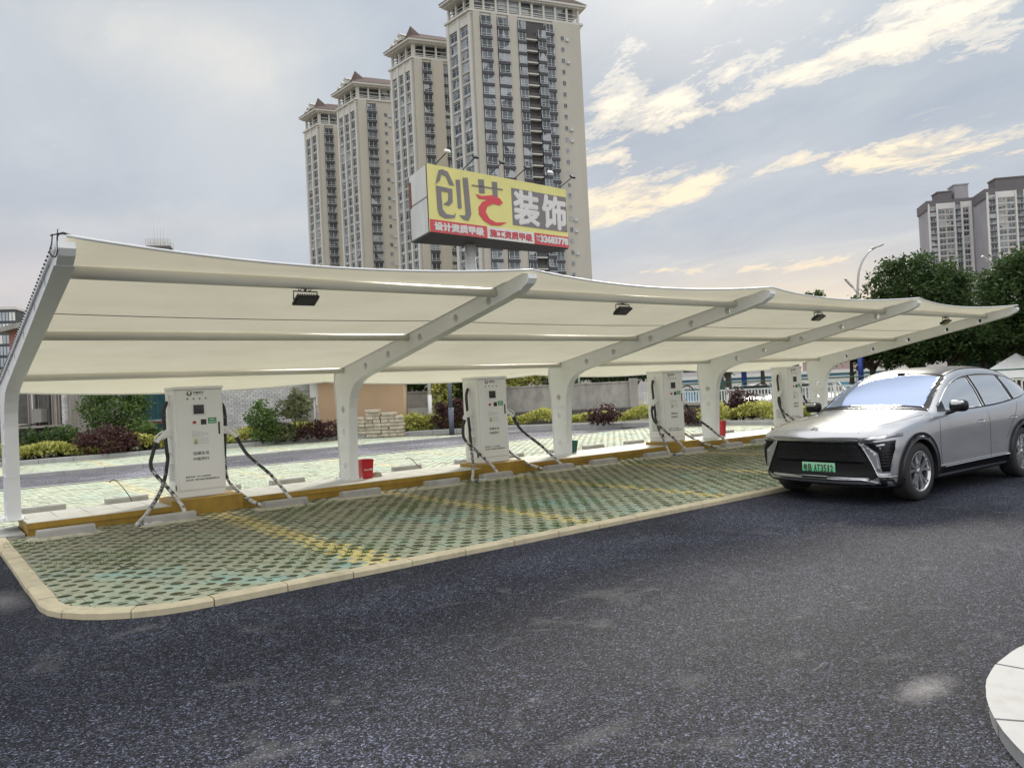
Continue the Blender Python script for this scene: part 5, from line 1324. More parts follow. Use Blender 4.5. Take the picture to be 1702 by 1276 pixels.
# green rail behind it
r = thing('green_railing', 'dark green metal railing behind the white picket railing', 'railing', (28.5, 0, 0)); M_GRAIL = mat('green_rail', (.03, .10, .08), .5)
for nm, z in (('top_rail', 1.62), ('middle_rail', 1.3)):
    b = MB(); b.tube([(28.5, -22, z), (28.5, 14, z)], .03, 6); b.build(nm, M_GRAIL, r)
for k in range(18): b = MB(); b.tube([(28.5, -21.5+2*k, 0), (28.5, -21.5+2*k, 1.62)], .03, 6); b.build('post', M_GRAIL, r)

# ------------------------------------------------------------------ beyond the railing
b = MB(); b.quad((29, -60, .03), (160, -60, .03), (160, 90, .03), (29, 90, .03)); tag(b.build('far_road', M_ROAD), kind='structure')
def block(name, label, cat, px0, D0, px1, D1, z0, z1, depth, m, wins=None, roof=None, wm=None):
    o_, t_, n_, L_ = wall_frame(px0, D0, px1, D1); r = thing(name, label, cat, o_)
    b = MB(); b.obox(o_, t_, n_, 0, L_, -depth, 0, z0, z1); b.build('wall', m, r)
    b = MB(); b.obox(o_, t_, n_, -.3, L_+.3, -depth-.3, .3, z1, z1+.25); b.build('roof', roof or M_GREYW, r)
    if wins:
        nx, nz, ww, wh, zf = wins
        for j in range(nz):
            for i in range(nx):
                s_ = L_*(i+.5)/nx; z = z0+zf+(z1-z0-zf)*(j+.5)/nz-wh/2; b = MB(); b.obox(o_, t_, n_, s_-ww/2, s_+ww/2, -.05, .05, z, z+wh); b.build('window', wm or M_DGLASS, r)
    return r
block('market_hall', 'long low building with blue and white wall panels behind the railing', 'building', 1120, 60, 1500, 58, 0, 1.9, 6, M_BLUEW, (14, 1, 1.2, .5, 1.0), M_WPAINT, M_WPAINT)
block('pale_building', 'pale low building with small dark windows behind the blue hall', 'building', 1040, 90, 1330, 88, 0, 4.6, 10, M_PALEW, (12, 1, 1.4, 1.0, 2.2))
block('pink_building', 'pinkish building with a band of windows behind the dark trees', 'building', 1335, 88, 1480, 84, 0, 5.4, 10, M_PINKW, (9, 1, 1.1, 1.3, 2.6), None, M_TEAL)
block('pale_building', 'white far building visible between the tree trunks', 'building', 1485, 95, 1690, 95, 0, 4.8, 10, M_PALEW, (10, 1, 1.6, 1.2, 2.2))
block('kiosk', 'dark green booth behind the railing with small white notices', 'booth', 1181, 44, 1216, 44, 0, 2.6, 2, mat('booth_green', (.10, .15, .13), .5), (2, 1, .3, .35, 1.2), None, M_WPAINT)
# simple parked cars and coaches behind the railing
def far_car(px, D, col, label, rz=0.0):
    p = S(px, D, .03); r = thing('parked_car', label, 'car', p, None, rz); m = car_paint('paint_%s' % label[:5], col)
    prof = [(0, .35), (.05, .7), (1.0, .92), (1.6, 1.38), (3.0, 1.42), (3.9, .98), (4.4, .92), (4.45, .4)]
    b = MB(); n = len(prof); vs = [(x, y, z) for y in (-.85, .85) for x, z in prof]
    for i, (x, y, z) in enumerate(vs):
        if z > 1.2: vs[i] = (x, y*.8, z)
    b.add(vs, [tuple(range(n)), tuple(range(n, 2*n))[::-1]]+[(i, n+i, n+(i+1) % n, (i+1) % n) for i in range(n)]); o = b.build('body', m, None); o.parent = r
    b = MB()
    for y in (-.80, .80): b.add([(1.25, y*1.02, .98), (3.7, y*1.02, .98), (2.95, y*.90, 1.34), (1.7, y*.90, 1.34)], [(0, 1, 2, 3)])
    b.add([(1.02, -.72, .95), (1.02, .72, .95), (1.57, .64, 1.37), (1.57, -.64, 1.37)], [(0, 1, 2, 3)]); o = b.build('windows', M_DGLASS, None); o.parent = r
    for x in (.85, 3.5):
        for y in (-.86, .66): b = MB(); b.cyl((x, y, .32), .32, .2, 'y', 16); o = b.build('wheel', M_TYRE, None); o.parent = r
    return r
far_car(1392, 36, (.55, .56, .56), 'white parked car behind the railing above the bonnet', .9)
far_car(1262, 38, (.50, .51, .53), 'silver parked car behind the railing left of the farthest charger', .8)
def coach(px, D, label, rz):
    p = S(px, D, .03); r = thing('coach', label, 'coach', p, None, rz)
    b = MB(); b.bbox((0, 0, 1.75), (8, 2.4, 2.7), 0, 0, .22, None, 2); o = b.build('body', M_WPAINT, None); o.parent = r
    for k in range(5):
        b = MB(); b.box(-3.4+k*1.4, -1.215, 1.55, -2.15+k*1.4, -1.19, 2.55); o = b.build('side_window', M_TEAL, None); o.parent = r
    b = MB(); b.box(-4.02, -1.0, 1.4, -3.98, 1.0, 2.7); o = b.build('windscreen', M_TEAL, None); o.parent = r
    for x in (-2.6, 2.6):
        for y in (-1.22, 1.0): b = MB(); b.cyl((x, y, .48), .46, .22, 'y', 18); o = b.build('wheel', M_TYRE, None); o.parent = r
coach(1720, 44, 'white coach with dark windows parked at the far right', -.35)
coach(1668, 62, 'small white coach farther back behind the dark trunks', -.5)
r = thing('tent', 'white pointed tent roof at the far right behind the car', 'tent', S(1690, 34))
c_ = S(1690, 34, 0); b = MB(); b.add([(c_.x-1.3, c_.y-1.3, 1.25), (c_.x+1.3, c_.y-1.3, 1.25), (c_.x+1.3, c_.y+1.3, 1.25), (c_.x-1.3, c_.y+1.3, 1.25), (c_.x, c_.y, 2.3)], [(0, 1, 4), (1, 2, 4), (2, 3, 4), (3, 0, 4), (3, 2, 1, 0)]); b.build('roof', M_WPAINT, r)
for dx in (-1.2, 1.2):
    for dy in (-1.2, 1.2): b = MB(); b.tube([(c_.x+dx, c_.y+dy, 0), (c_.x+dx, c_.y+dy, 1.26)], .03, 6); b.build('leg', M_WPAINT, r)

# trees on the right
TB = [(1532, 40, 2.1, 5.0, 'broad round dark green tree left of the far grey towers', 2.8, 2.45, 61, M_LDK),
      (1738, 34, 2.3, 4.75, 'big dark green tree at the right edge of the picture', 2.5, 2.55, 62, M_LDK)]
def big_tree(px, D, rx, zc_, label, ry, rz_, seed, m, cl=330, per=70, size=.20, zlo=-.9, name='street_tree'):
    base = S(px, D, 0); r = thing(name, label, 'tree', base, 'trees behind the railing'); cc = (base.x, base.y, zc_)
    b = MB(); limb_tree(b, base, zc_, .22, cc, (rx, ry, rz_), 9, seed); b.build('trunk', M_BARK, r)
    leaf_obj('crown', leaves(cc, (rx, ry, rz_), cl, per, size, seed, cl_r=.19, shell=.66, zlo=zlo, hang=.35), m, r); return r
for a in TB: big_tree(*a)
for i, (px, D, rx, zc_, rz_) in enumerate(((1450, 42, 2.0, 3.3, 1.1), (1520, 43, 2.3, 3.3, 1.5), (1580, 39, 2.3, 3.4, 1.6), (1635, 41, 2.2, 3.3, 1.5), (1690, 37, 2.0, 3.3, 1.5))):
    big_tree(px, D, rx, zc_, ['small dark tree just right of the last canopy column', 'shaded tree under the left broad tree', 'shaded tree in the middle of the dark row behind the car roof', 'shaded tree right of the middle of the dark row', 'shaded tree at the right end of the dark row'][i], rx*.7, rz_, 70+i, M_LDK, 170, 60, .20)
big_tree(1355, 75, 1.5, 8.2, 'distant small tree top showing above the canopy', 1.4, 1.7, 81, M_LDK, 90, 40, .28)
big_tree(1382, 80, .8, 7.2, 'tiny distant tree top right of the other one above the canopy', .8, .7, 82, M_LMID, 40, 30, .24)
for i, (px, D) in enumerate(((1210, 40), (1268, 41), (1416, 43))):
    tree('street_tree', ['dark tree trunk behind the railing by the green booth', 'thin dark tree left of the farthest charger', 'thin tree behind the last canopy column'][i], S(px, D, 0), 2.6, (1.7, 1.3, .9), M_LDK, 90, 40, .2, 90+i, .17, 'trees behind the railing', ch=3.5)

# street lamps
M_LPOLE = mat('lamp_pole_grey', (.45, .45, .44), .45, .3)
def lamp(px_base, D, pts, label, head):
    base = S(px_base, D, 0); r = thing('street_lamp', label, 'street lamp', base, 'street lamps behind the canopy'); b = MB()
    path = [base]+[P(x, y, D) for x, y in pts]; b.tube(spline(path, 8), .07, 8, rs=[.11-.07*k/(8*(len(path)-1)) for k in range(8*(len(path)-1)+1)]); b.build('pole', M_LPOLE, r)
    h0 = P(*head[0], D); h1 = P(*head[1], D); d = (h1-h0); L_ = d.length; x_ = d.normalized(); y_ = Vector((0, 0, 1)).cross(x_).normalized(); z_ = x_.cross(y_)
    b = MB(); b.bbox((h0+h1)/2, (L_, .32, .13), 0, 0, .055, Matrix((x_, y_, z_)).transposed(), 2); hd = b.build('lamp_head', M_LPOLE, r)
    b = MB(); b.bbox((h0+h1)/2-z_*.06, (L_*.6, .24, .04), 0, 0, .01, Matrix((x_, y_, z_)).transposed()); b.build('lens', mat('lamp_lens', (.5, .5, .47), .2), hd)
lamp(1424, 52, [(1425, 560), (1426, 470), (1431, 440), (1443, 420), (1455, 412)], 'tall curved street lamp bending right above the canopy', ((1449, 413), (1468, 406)))
lamp(1424, 70, [(1427, 560), (1425, 495), (1421, 482), (1414, 474)], 'shorter street lamp pointing left beside the tall curved one', ((1418, 478), (1404, 463)))
lamp(1655, 60, [(1655, 520), (1652, 445), (1646, 435)], 'street lamp head peeping over the right tree', ((1648, 437), (1632, 426)))
from mathutils.geometry import tessellate_polygon
# ------------------------------------------------------------------ apartment towers
M_TWALL = mat('tower_wall', (.46, .44, .385), .8, var=.07, scale=.12, dirt=.22, dcol=(.36, .33, .27), stretch=(1, 1, .25))
M_TPIER = mat('tower_pier', (.55, .54, .50), .8, var=.05, scale=.2, dirt=.15, dcol=(.4, .38, .33))
M_TSPAN = mat('tower_spandrel', (.21, .195, .18), .8, var=.12, scale=.4)
M_TROOF = mat('roof_tile_brown', (.105, .07, .06), .8, var=.2, scale=1.5)
M_TDARK = mat('recess_shade_balcony', (.085, .08, .08), .8, var=.2, scale=.5)  # dark tone stands in for set-back shade; balcony fronts share it
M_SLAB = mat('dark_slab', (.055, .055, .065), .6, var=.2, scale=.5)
M_WFR = mat('window_frame_white', (.50, .52, .54), .4, var=.1, scale=.8)
t = NT('tower_glass'); v = t.vec('pos', (1, 1, 1)); vn = t.voro(v, .30, 'F1', 1)
sp = t.n('ShaderNodeSeparateColor'); t.l(vn, sp.inputs[0])
t.l(t.ramp(sp.outputs[0], [(0, (.03, .038, .042)), (.35, (.05, .065, .07)), (.65, (.10, .12, .135)), (1, (.38, .41, .43))]), t.b.inputs['Base Color'])
t.b.inputs['Roughness'].default_value = .18; M_TGL = t.m
def win_flat(w_, h_):
    """a casement with white frame, glass and sill, x along the wall, -y outwards"""
    b = MB(); f = .09
    b.box(-w_/2, -.02, 0, w_/2, .05, h_, 1)
    for (x0, x1, z0, z1) in ((-w_/2, w_/2, -.08, f), (-w_/2, w_/2, h_-f, h_), (-w_/2, -w_/2+f, f, h_-f), (w_/2-f, w_/2, f, h_-f), (-.05, .05, f, h_-f)): b.box(x0, -.10, z0, x1, -.0201, z1, 0)
    b.box(-w_/2+f, -.10, h_*.66, -.05, -.0201, h_*.66+.07, 0); b.box(.05, -.10, h_*.66, w_/2-f, -.0201, h_*.66+.07, 0)
    return b
def win_bay(w_, h_, d_, slab=True):
    b = MB(); b.box(-w_/2, -d_, 0, w_/2, 0, h_, 1); f = .10; e = .04
    n = max(2, int(w_/1.1))
    for k in range(n+1):
        x = -w_/2+(w_-f)*k/n; b.box(x, -d_-e, 0, x+f, -d_-.001, h_, 0)
    b.box(-w_/2, -d_-e-.01, h_*.30, w_/2, -d_-e-.001, h_*.30+.09, 0)
    b.box(-w_/2, -d_-e-.01, 0, w_/2, -d_-e-.001, .16, 0)
    for sx in (-1, 1):
        for k in range(2):
            y = -d_+(d_-f)*k; b.box(sx*w_/2+(-.001 if sx < 0 else .001), y, 0, sx*(w_/2+e), y+f, h_, 0)
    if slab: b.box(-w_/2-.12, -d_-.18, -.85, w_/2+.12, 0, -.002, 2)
    return b
def win_small():
    b = MB(); b.box(-.42, -.03, 0, .42, .05, 1.15, 1)
    for (x0, x1, z0, z1) in ((-.48, .48, -.07, 0), (-.48, -.42, 0, 1.15), (.42, .48, 0, 1.15), (-.03, .03, 0, 1.15)): b.box(x0, -.10, z0, x1, -.0301, z1, 0)
    return b
WP = {}
def wmesh(key, fn):
    if key not in WP:
        o = fn().build('window', [M_WFR, M_TGL, M_SLAB]); WP[key] = o.data; bpy.data.objects.remove(o)
    return WP[key]
def cam_dir(r_, f_): return (FR*r_+FW*f_).normalized()
A_DIR = cam_dir(.66, -.75); B_DIR = cam_dir(.93, .36)
def tower(name, label, px, D, left, right, zt=104.5, ze=None, z_low=22, group='cream apartment towers behind the billboard', floor=3.05, seed=0, crown=True, pal=None, setback=5.6, adir=None, bdir=None):
    """facade strips: (width, kind) along the left face towards the viewer, then along the right face away"""
    W_, Pi, Sp = pal or (M_TWALL, M_TPIER, M_TSPAN); ad = adir or A_DIR; bd = bdir or B_DIR
    q = random.Random(seed); o0 = S(px, D, 0); r = thing(name, label, 'building', o0, group)
    la = sum(s_[0] for s_ in left); c0 = o0+ad*la; lb = sum(s_[0] for s_ in right)
    na = Vector((ad.y, -ad.x, 0)); nb = Vector((bd.y, -bd.x, 0))
    zb = zt-setback if crown else zt
    # core volume, a prism behind the two faces
    back = 16; p = [o0-na*.0, c0, c0+bd*lb, c0+bd*lb-nb*back, o0-na*back+bd*2]
    core = [(v.x, v.y) for v in p]
    cb = MB(); cb.prism(core, 0, zb-.01); cb.build('wall', W_, r)
    wins = []; MBp = MB(); MBw = MB(); MBs = MB(); MBd = MB()
    for (O, T_, N_, strips) in ((o0, ad, na, left), (c0, bd, nb, right)):
        s_ = 0
        for wd, kind in strips:
            e = s_+wd; mid = (s_+e)/2
            nfl = int((zb-3.2-z_low)/floor)
            if kind == 'p': MBp.obox(O, T_, N_, s_, e, .0, .75, 0, zb-.3)
            elif kind == 'P': MBw.obox(O, T_, N_, s_, e, 0, .9, 0, zb-.3)
            elif kind == 's':
                MBw.obox(O, T_, N_, s_, e, 0, .55, 0, zb-.3)
                for k in range(nfl): wins.append((O+T_*(s_+wd*.33)+N_*.56, T_, zb-3.0-floor*(k+1)+.9, 'small', wd))
            elif kind == 'w':
                MBs.obox(O, T_, N_, s_, e, 0, .15, 0, zb-3.2)
                for k in range(nfl):
                    wins.append((O+T_*mid+N_*.16, T_, zb-3.4-floor*(k+1)+.65, ('flat', round(wd*.86, 2), 2.2), wd))
                    z_ = zb-3.4-floor*(k+1)+.10; MBp.obox(O, T_, N_, s_, e, .15, .42, z_, z_+.28)
                zt_ = zb-.3
                MBp.obox(O, T_, N_, s_, e, 0, .5, zb-3.2, zt_)
            elif kind == 'b':
                for k in range(nfl+1): wins.append((O+T_*mid+N_*.02, T_, zb-1.6-floor*(k+1)+.85, ('bay', round(wd*.9, 2), 2.15, 1.25), wd))
            elif kind == 'm':
                for k in range(nfl+1): wins.append((O+T_*mid+N_*.02, T_, zb-1.6-floor*(k+1)+.85, ('bay', round(wd*.85, 2), 2.15, .5), wd))
            elif kind == 'r':
                MBd.obox(O, T_, N_, s_, e, .001, .06, 0, zb-.4)  # thin dark sheet on the flat wall, painted as a deep niche's shade
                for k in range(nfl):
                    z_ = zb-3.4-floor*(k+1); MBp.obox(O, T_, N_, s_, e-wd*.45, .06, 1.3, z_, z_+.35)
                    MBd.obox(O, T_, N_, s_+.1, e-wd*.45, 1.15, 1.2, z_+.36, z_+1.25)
                    wins.append((O+T_*(e-wd*.22)+N_*.30, T_, z_+.75, ('bay', round(wd*.38, 2), 2.15, 1.2), wd))
            s_ = e
    MBa = MB()
    for (p_, T_, z_, k_, wd) in wins:
        if k_ != 'small' and k_[0] == 'flat' and q.random() < .45:
            N_ = Vector((T_.y, -T_.x, 0)); x_ = q.uniform(-.7, .3); MBa.obox(p_, T_, N_, x_, x_+.95, .02, .5, z_-.75, z_-.15)
        elif k_ == 'small' and q.random() < .3:
            N_ = Vector((T_.y, -T_.x, 0)); MBa.obox(p_, T_, N_, .9, 1.8, .0, .5, z_-.2, z_+.45)
    if MBa.v: MBa.build('air_conditioner', M_WFR, r, kind='stuff')
    MBp.build('pier', Pi, r, kind='stuff'); 
    if MBw.v: MBw.build('end_wall', W_, r)
    if MBs.v: MBs.build('spandrel', Sp, r)
    if MBd.v: MBd.build('shade_sheet_balconies', M_TDARK, r)
    wins.sort(key=lambda w_: -w_[2]); vis = [w_ for w_ in wins if w_[2] > 34]
    big = vis[:100]; rest = [w_ for w_ in wins if w_ not in big]
    def fr(wn):
        X = -wn[1]; 
        # window x runs along the wall; outward is -y
        X = wn[1]; Y = Vector((0, 0, 1)).cross(X); m = Matrix((X, Y, Vector((0, 0, 1)))).transposed().to_4x4(); p_ = wn[0]
        return Matrix.Translation((p_.x, p_.y, wn[2])) @ m
    def me_of(k):
        if k == 'small': return wmesh('small', win_small)
        if k[0] == 'flat': return wmesh(k, lambda: win_flat(k[1], k[2]))
        return wmesh(k, lambda: win_bay(k[1], k[2], k[3]))
    for wn in big:
        o = bpy.data.objects.new('window', me_of(wn[3])); COL.objects.link(o); o.parent = r
        o.matrix_local = Matrix.Translation(-o0) @ fr(wn)
    mb = MB()
    for wn in rest:
        me = me_of(wn[3]); T = fr(wn); base = len(mb.v); mb.v += [tuple(T @ v.co) for v in me.vertices]
        for p_ in me.polygons: mb.f.append(tuple(base+i for i in p_.vertices)); mb.mi.append(p_.material_index); mb.sm.append(False)
    if rest: mb.build('window', [M_WFR, M_TGL, M_SLAB], r, kind='stuff')
    def ring(off): 
        cc = sum((Vector((x, y, 0)) for x, y in core), Vector())/len(core); o_ = []
        for x, y in core:
            d = Vector((x, y, 0))-cc; d = d.normalized()*(d.length+off*1.2); o_.append((cc.x+d.x, cc.y+d.y))
        return o_
    if crown:
        b = MB(); b.prism(ring(1.0), zb-.3, zb+.25); b.prism(ring(.5), zb-1.0, zb-.3); b.build('cornice', Pi, r)
        b = MB(); b.prism(ring(-1.3), zb+.25, zt-1.4); b.build('loggia_wall', M_TGL, r)
        b = MB()
        for (O, T_, N_, L_) in ((o0, ad, na, la), (c0, bd, nb, lb)):
            n = max(2, int(L_/3.4)); 
            for k in range(n+1): b.obox(O, T_, N_, L_*k/n-.28, L_*k/n+.28, -.75, -.10, zb+.25, zt-1.4)
            b.obox(O, T_, N_, 0, L_, -.35, -.15, zb+.9, zb+1.1); b.obox(O, T_, N_, 0, L_, -.35, -.15, zb+1.5, zb+1.65)
            b.obox(O, T_, N_, 0, L_, -.9, -.5, zb+2.7, zb+2.85)
        b.build('colonnade', Pi, r)
        b = MB(); b.prism(ring(1.9), zt-1.0, zt-.35); b.prism(ring(1.1), zt-1.4, zt-1.0); b.build('eave', Pi, r)
        lo = ring(2.1); hi = ring(-4.5); n = len(lo); b = MB()
        b.add([(x, y, zt-.349) for x, y in lo]+[(x, y, zt+3.6) for x, y in hi], [(i, (i+1) % n, n+(i+1) % n, n+i) for i in range(n)]+[tuple(range(n, 2*n)), tuple(range(n))[::-1]])
        b.build('roof', M_TROOF, r)
        # steep gable over the left face with small dormers beside it
        b = MB(); g0 = o0+ad*(la*.46)-na*.2; g1 = o0+ad*(la*1.04)-na*.2; pk = (g0+g1)/2-na*.9+ad*.6
        b.add([(g0.x, g0.y, zt-.2), (g1.x, g1.y, zt-.2), ((g1-na*6).x, (g1-na*6).y, zt-.2), ((g0-na*6).x, (g0-na*6).y, zt-.2), (pk.x, pk.y, zt+4.8)], [(0, 1, 4), (1, 2, 4), (2, 3, 4), (3, 0, 4), (3, 2, 1, 0)]); b.build('gable', M_TROOF, r)
        for k, f_ in enumerate((.10, .28, .46)):
            c_ = o0+ad*(la*f_); z0 = zt-.3+k*.9; b = MB()
            b.obox(c_, ad, na, -.8, .8, -2.2, .3, z0, z0+1.5); pz = z0+1.5
            v_ = [c_+ad*a+na*d for d in (.45, -2.2) for a in (-1.0, 1.0)]; pk1 = c_+na*.45; pk2 = c_-na*2.2
            b.add([(*v_[0].xy, pz), (*v_[1].xy, pz), (*pk1.xy, pz+.9), (*v_[2].xy, pz), (*v_[3].xy, pz), (*pk2.xy, pz+.9)], [(0, 1, 2), (3, 5, 4), (0, 2, 5, 3), (1, 4, 5, 2), (0, 3, 4, 1)]); b.build('dormer', Pi, r)
    return r, core, ring
tower('apartment_tower', 'farthest left and smallest of the four cream towers', 529, 283, [(1, 'p'), (3.4, 'w'), (.9, 'p'), (3.6, 'w'), (1, 'p')], [(1.6, 'P'), (3.2, 'b'), (6.0, 'P'), (2.0, 'm'), (2, 'P')], seed=1)
tower('apartment_tower', 'second cream tower from the left, with three window columns and a red brown roof', 585, 263, [(.9, 'p'), (2.9, 'w'), (.8, 'p'), (3.0, 'w'), (.8, 'p'), (3.0, 'w'), (.9, 'p')], [(2.8, 'P'), (3.2, 'b'), (9.0, 's')], seed=2)
tower('apartment_tower', 'third cream tower from the left, directly left of the tallest', 677, 233, [(.9, 'p'), (2.5, 'w'), (.8, 'p'), (2.6, 'w'), (.8, 'p'), (2.6, 'w'), (.9, 'p')], [(2.4, 'P'), (2.7, 'b'), (3.6, 'P'), (1.9, 'm'), (3.5, 'P')], seed=3)
tower('apartment_tower', 'tallest widest cream tower behind the billboard, its roof cut by the picture edge', 774, 210, [(1.0, 'p'), (3.6, 'w'), (1.0, 'p'), (3.6, 'w'), (1.0, 'p')], [(1.8, 'P'), (3.2, 'b'), (1.5, 'P'), (3.3, 'b'), (2.5, 'P'), (2.3, 'b'), (5.7, 'r'), (2.4, 'b'), (8.2, 's')], zt=106.5, seed=4)
# raised middle block of the tallest tower, running out of the picture's top
tt = [o for o in bpy.data.objects if o.type == 'EMPTY' and o.get('label', '').startswith('tallest')][0]
o_ = Vector(tt.location)+A_DIR*10.2; nb_ = Vector((B_DIR.y, -B_DIR.x, 0))
b = MB(); b.obox(o_, B_DIR, nb_, 3.5, 15.5, -9, -.6, 106, 112); b.build('penthouse_wall', M_TWALL, tt)
b = MB(); b.obox(o_, B_DIR, nb_, 2.5, 16.5, -10, .4, 112, 112.7); b.build('penthouse_eave', M_TPIER, tt)
b = MB(); b.obox(o_, B_DIR, nb_, 3.0, 16, -9.5, 0, 112.7, 115.5); b.build('penthouse_roof', M_TROOF, tt)
# grey towers at the right
M_GW = mat('grey_tower_wall', (.32, .31, .34), .8, var=.12, scale=.15); M_GP = mat('white_tower_band', (.62, .61, .60), .7, var=.06, scale=.2); M_GT = mat('tan_tower_wall', (.50, .44, .38), .8, var=.06, scale=.2)
M_GD = mat('tower_parapet', (.14, .13, .14), .8, var=.1, scale=.3)
def grey_tower(label, px, D, left, right, zt, tops, seed, pal):
    ad = cam_dir(.985, -.17); bd = cam_dir(.75, .66)
    r, core, ring = tower('apartment_tower', label, px, D, left, right, zt, None, 20, 'grey apartment towers far away at the right', 3.0, seed, False, pal, 0, ad, bd)
    na = Vector((ad.y, -ad.x, 0)); o0 = S(px, D, 0)
    b = MB(); b.prism(ring(.6), zt-3.0, zt+1.5); b.build('parapet', M_GD, r)
    for (a, e, h) in tops:
        b = MB(); b.obox(o0, ad, na, a, e, -9, -1.0, zt+1.5, zt+1.5+h); b.obox(o0, ad, na, a-.4, e+.4, -9.4, -.6, zt+1.5+h, zt+2.1+h); b.build('roof_house', M_GD if h < 6 else M_GW, r)
    return r
grey_tower('grey and white tower at the right, its left edge against open sky', 1556, 400, [(.8, 'p'), (3.0, 'm'), (.9, 'p'), (3.6, 'w'), (3.8, 'w'), (.7, 'p'), (2.6, 'm'), (.9, 'p'), (3.0, 'w'), (1.3, 'p')], [(3.2, 'P'), (4, 's')], 87, [(5.5, 12, 4.0), (13.5, 20, 7.0)], 5, (M_GW, M_GP, M_GT))
grey_tower('grey and white tower cut off by the right edge of the picture', 1654, 375, [(.8, 'p'), (3.2, 'm'), (.9, 'p'), (3.8, 'w'), (3.8, 'w'), (.7, 'p'), (3.0, 'm'), (.9, 'p'), (3.6, 'w'), (3.6, 'w')], [(6, 's')], 86, [(5, 18, 4.5)], 6, (M_GW, M_GP, M_GT))
r = thing('grey_tower_link', 'narrow dark grey stair block joining the two far grey towers', 'building', S(1630, 405))
o_, t_, n_, L_ = wall_frame(1630, 410, 1656, 408); b = MB(); b.obox(o_, t_, n_, 0, L_, -8, 0, 0, 88); b.build('wall', M_GD, r)
for k in range(2): b = MB(); b.obox(o_, t_, n_, 2+k*3, 2.5+k*3, 0, .3, 0, 88); b.build('fin', M_GP, r)
# gridded grey block at far left, seen past the first column
o_, t_, n_, L_ = wall_frame(-70, 118, 33, 120); r = thing('office_block', 'grey blue gridded office block at the far left edge', 'building', o_)
zt_ = zat(512, 10, 118); b = MB(); b.obox(o_, t_, n_, 0, L_, -10, 0, 0, zt_); b.build('wall', M_DGLASS, r)
b = MB(); b.obox(o_, t_, n_, 0, L_+.2, -10.2, .4, zt_, zt_+.4); b.build('roof', M_GP, r)
M_OB = mat('office_panel', (.40, .44, .50), .4, var=.3, scale=.35)
for j in range(9):
    for i in range(9):
        b = MB(); w0 = L_*(i+.06)/9; w1 = L_*(i+.94)/9; z1 = zt_-.3-j*1.75; b.obox(o_, t_, n_, w0, (w0+w1)/2-.05, 0, .08, z1-1.4, z1-.1); b.obox(o_, t_, n_, (w0+w1)/2+.05, w1, 0, .08, z1-1.4, z1-.1)
        b.build('window', M_OB if (i*7+j*3) % 4 else M_WPAINT, r)
# roof cage with masts on a far block, above the canopy edge
o_, t_, n_, L_ = wall_frame(254, 130, 295, 131); r = thing('rooftop_cage', 'small railed rooftop platform with thin wires above the canopy edge', 'platform', o_)
zc_ = zat(406, 275, 130); b = MB(); b.obox(o_, t_, n_, .3, L_-.3, -3, -.3, 0, zc_-.35); b.build('shaft', M_GREYW, r)
b = MB(); b.obox(o_, t_, n_, 0, L_, -3.4, 0, zc_-.35, zc_); b.build('floor_slab', M_GD, r)
b = MB(); M_CAGE = mat('cage_cream', (.5, .48, .38), .6)
for k in range(11): b.obox(o_, t_, n_, L_*k/10-.03, L_*k/10+.03, -.06, 0, zc_, zc_+1.1); b.obox(o_, t_, n_, L_*k/10-.03, L_*k/10+.03, -3.3, -3.24, zc_, zc_+1.1)
for z in (.35, .7, 1.05): b.obox(o_, t_, n_, 0, L_, -.07, .0, zc_+z, zc_+z+.05); b.obox(o_, t_, n_, 0, L_, -3.3, -3.24, zc_+z, zc_+z+.05)
b.build('railing', M_CAGE, r)
for k in range(4):
    b = MB(); p_ = o_+t_*(L_*(.3+.13*k))-n_*1.5; b.tube([(p_.x, p_.y, zc_), (p_.x, p_.y, zc_+5.5-(k % 2))], .018, 5); b.build('wire', M_CAGE, r)

# ------------------------------------------------------------------ billboard
BD = 65.0
TL = P(708, 272, BD); BL = P(714, 386, BD); BD2 = BD*1.165; TR = P(942, 315, BD2); BR = P(944, 412, BD2)
z1 = (TL.z+TR.z)/2; z0 = (BL.z+BR.z)/2
A0 = Vector((BL.x, BL.y, 0)); B0 = Vector((BR.x, BR.y, 0)); bt = (B0-A0); BLn = bt.length; bt.normalize(); bn = Vector((bt.y, -bt.x, 0))
C0 = P(681, 340, BD*1.06); C0 = Vector((C0.x, C0.y, 0))
print('billboard', z0, z1, BLn, (C0-A0).length)
bb = thing('billboard', 'large yellow billboard with grey and red characters on a white pole', 'billboard', Vector((((A0+B0)/2).x, ((A0+B0)/2).y, 0))-bn*1.5)
M_BY = mat('billboard_yellow', (.76, .71, .28), .6, var=.06, scale=.5, dirt=.12, dcol=(.6, .5, .2)); M_BR = mat('billboard_red', (.60, .09, .11), .6, var=.07, scale=.6)
M_BG = mat('billboard_grey', (.22, .20, .21), .6, var=.08, scale=.5); M_BW = mat('billboard_white', (.72, .70, .69), .6, var=.05, scale=.5)
M_BSIDE = mat('billboard_side', (.62, .63, .62), .6, var=.08, scale=.4, dirt=.3, dcol=(.38, .36, .33)); M_RUST = mat('rust', (.22, .07, .04), .9, var=.4, scale=2)
mid_b = B0-bn*2.2
b = MB(); b.prism([(A0.x, A0.y), (B0.x, B0.y), (mid_b.x, mid_b.y), (C0.x, C0.y)], z0+.05, z1-.02); b.build('box', M_BSIDE, bb)
b = MB(); b.prism([(A0.x, A0.y), (B0.x, B0.y), (mid_b.x, mid_b.y), (C0.x, C0.y)], z0-.1, z0+.049); b.build('underside', M_SLAB, bb)
H_ = z1-z0
face = MB(); face.obox(A0, bt, bn, 0, BLn, .0, .10, z0, z1); fo = face.build('face_panel', M_BY, bb)
def FB(u0, u1, v0, v1, mtl, nm, d=.03, par=None):
    b = MB(); b.obox(A0, bt, bn, BLn*u0, BLn*u1, .101, .10+d, z0+H_*v0, z0+H_*v1); return b.build(nm, mtl, par or bb)
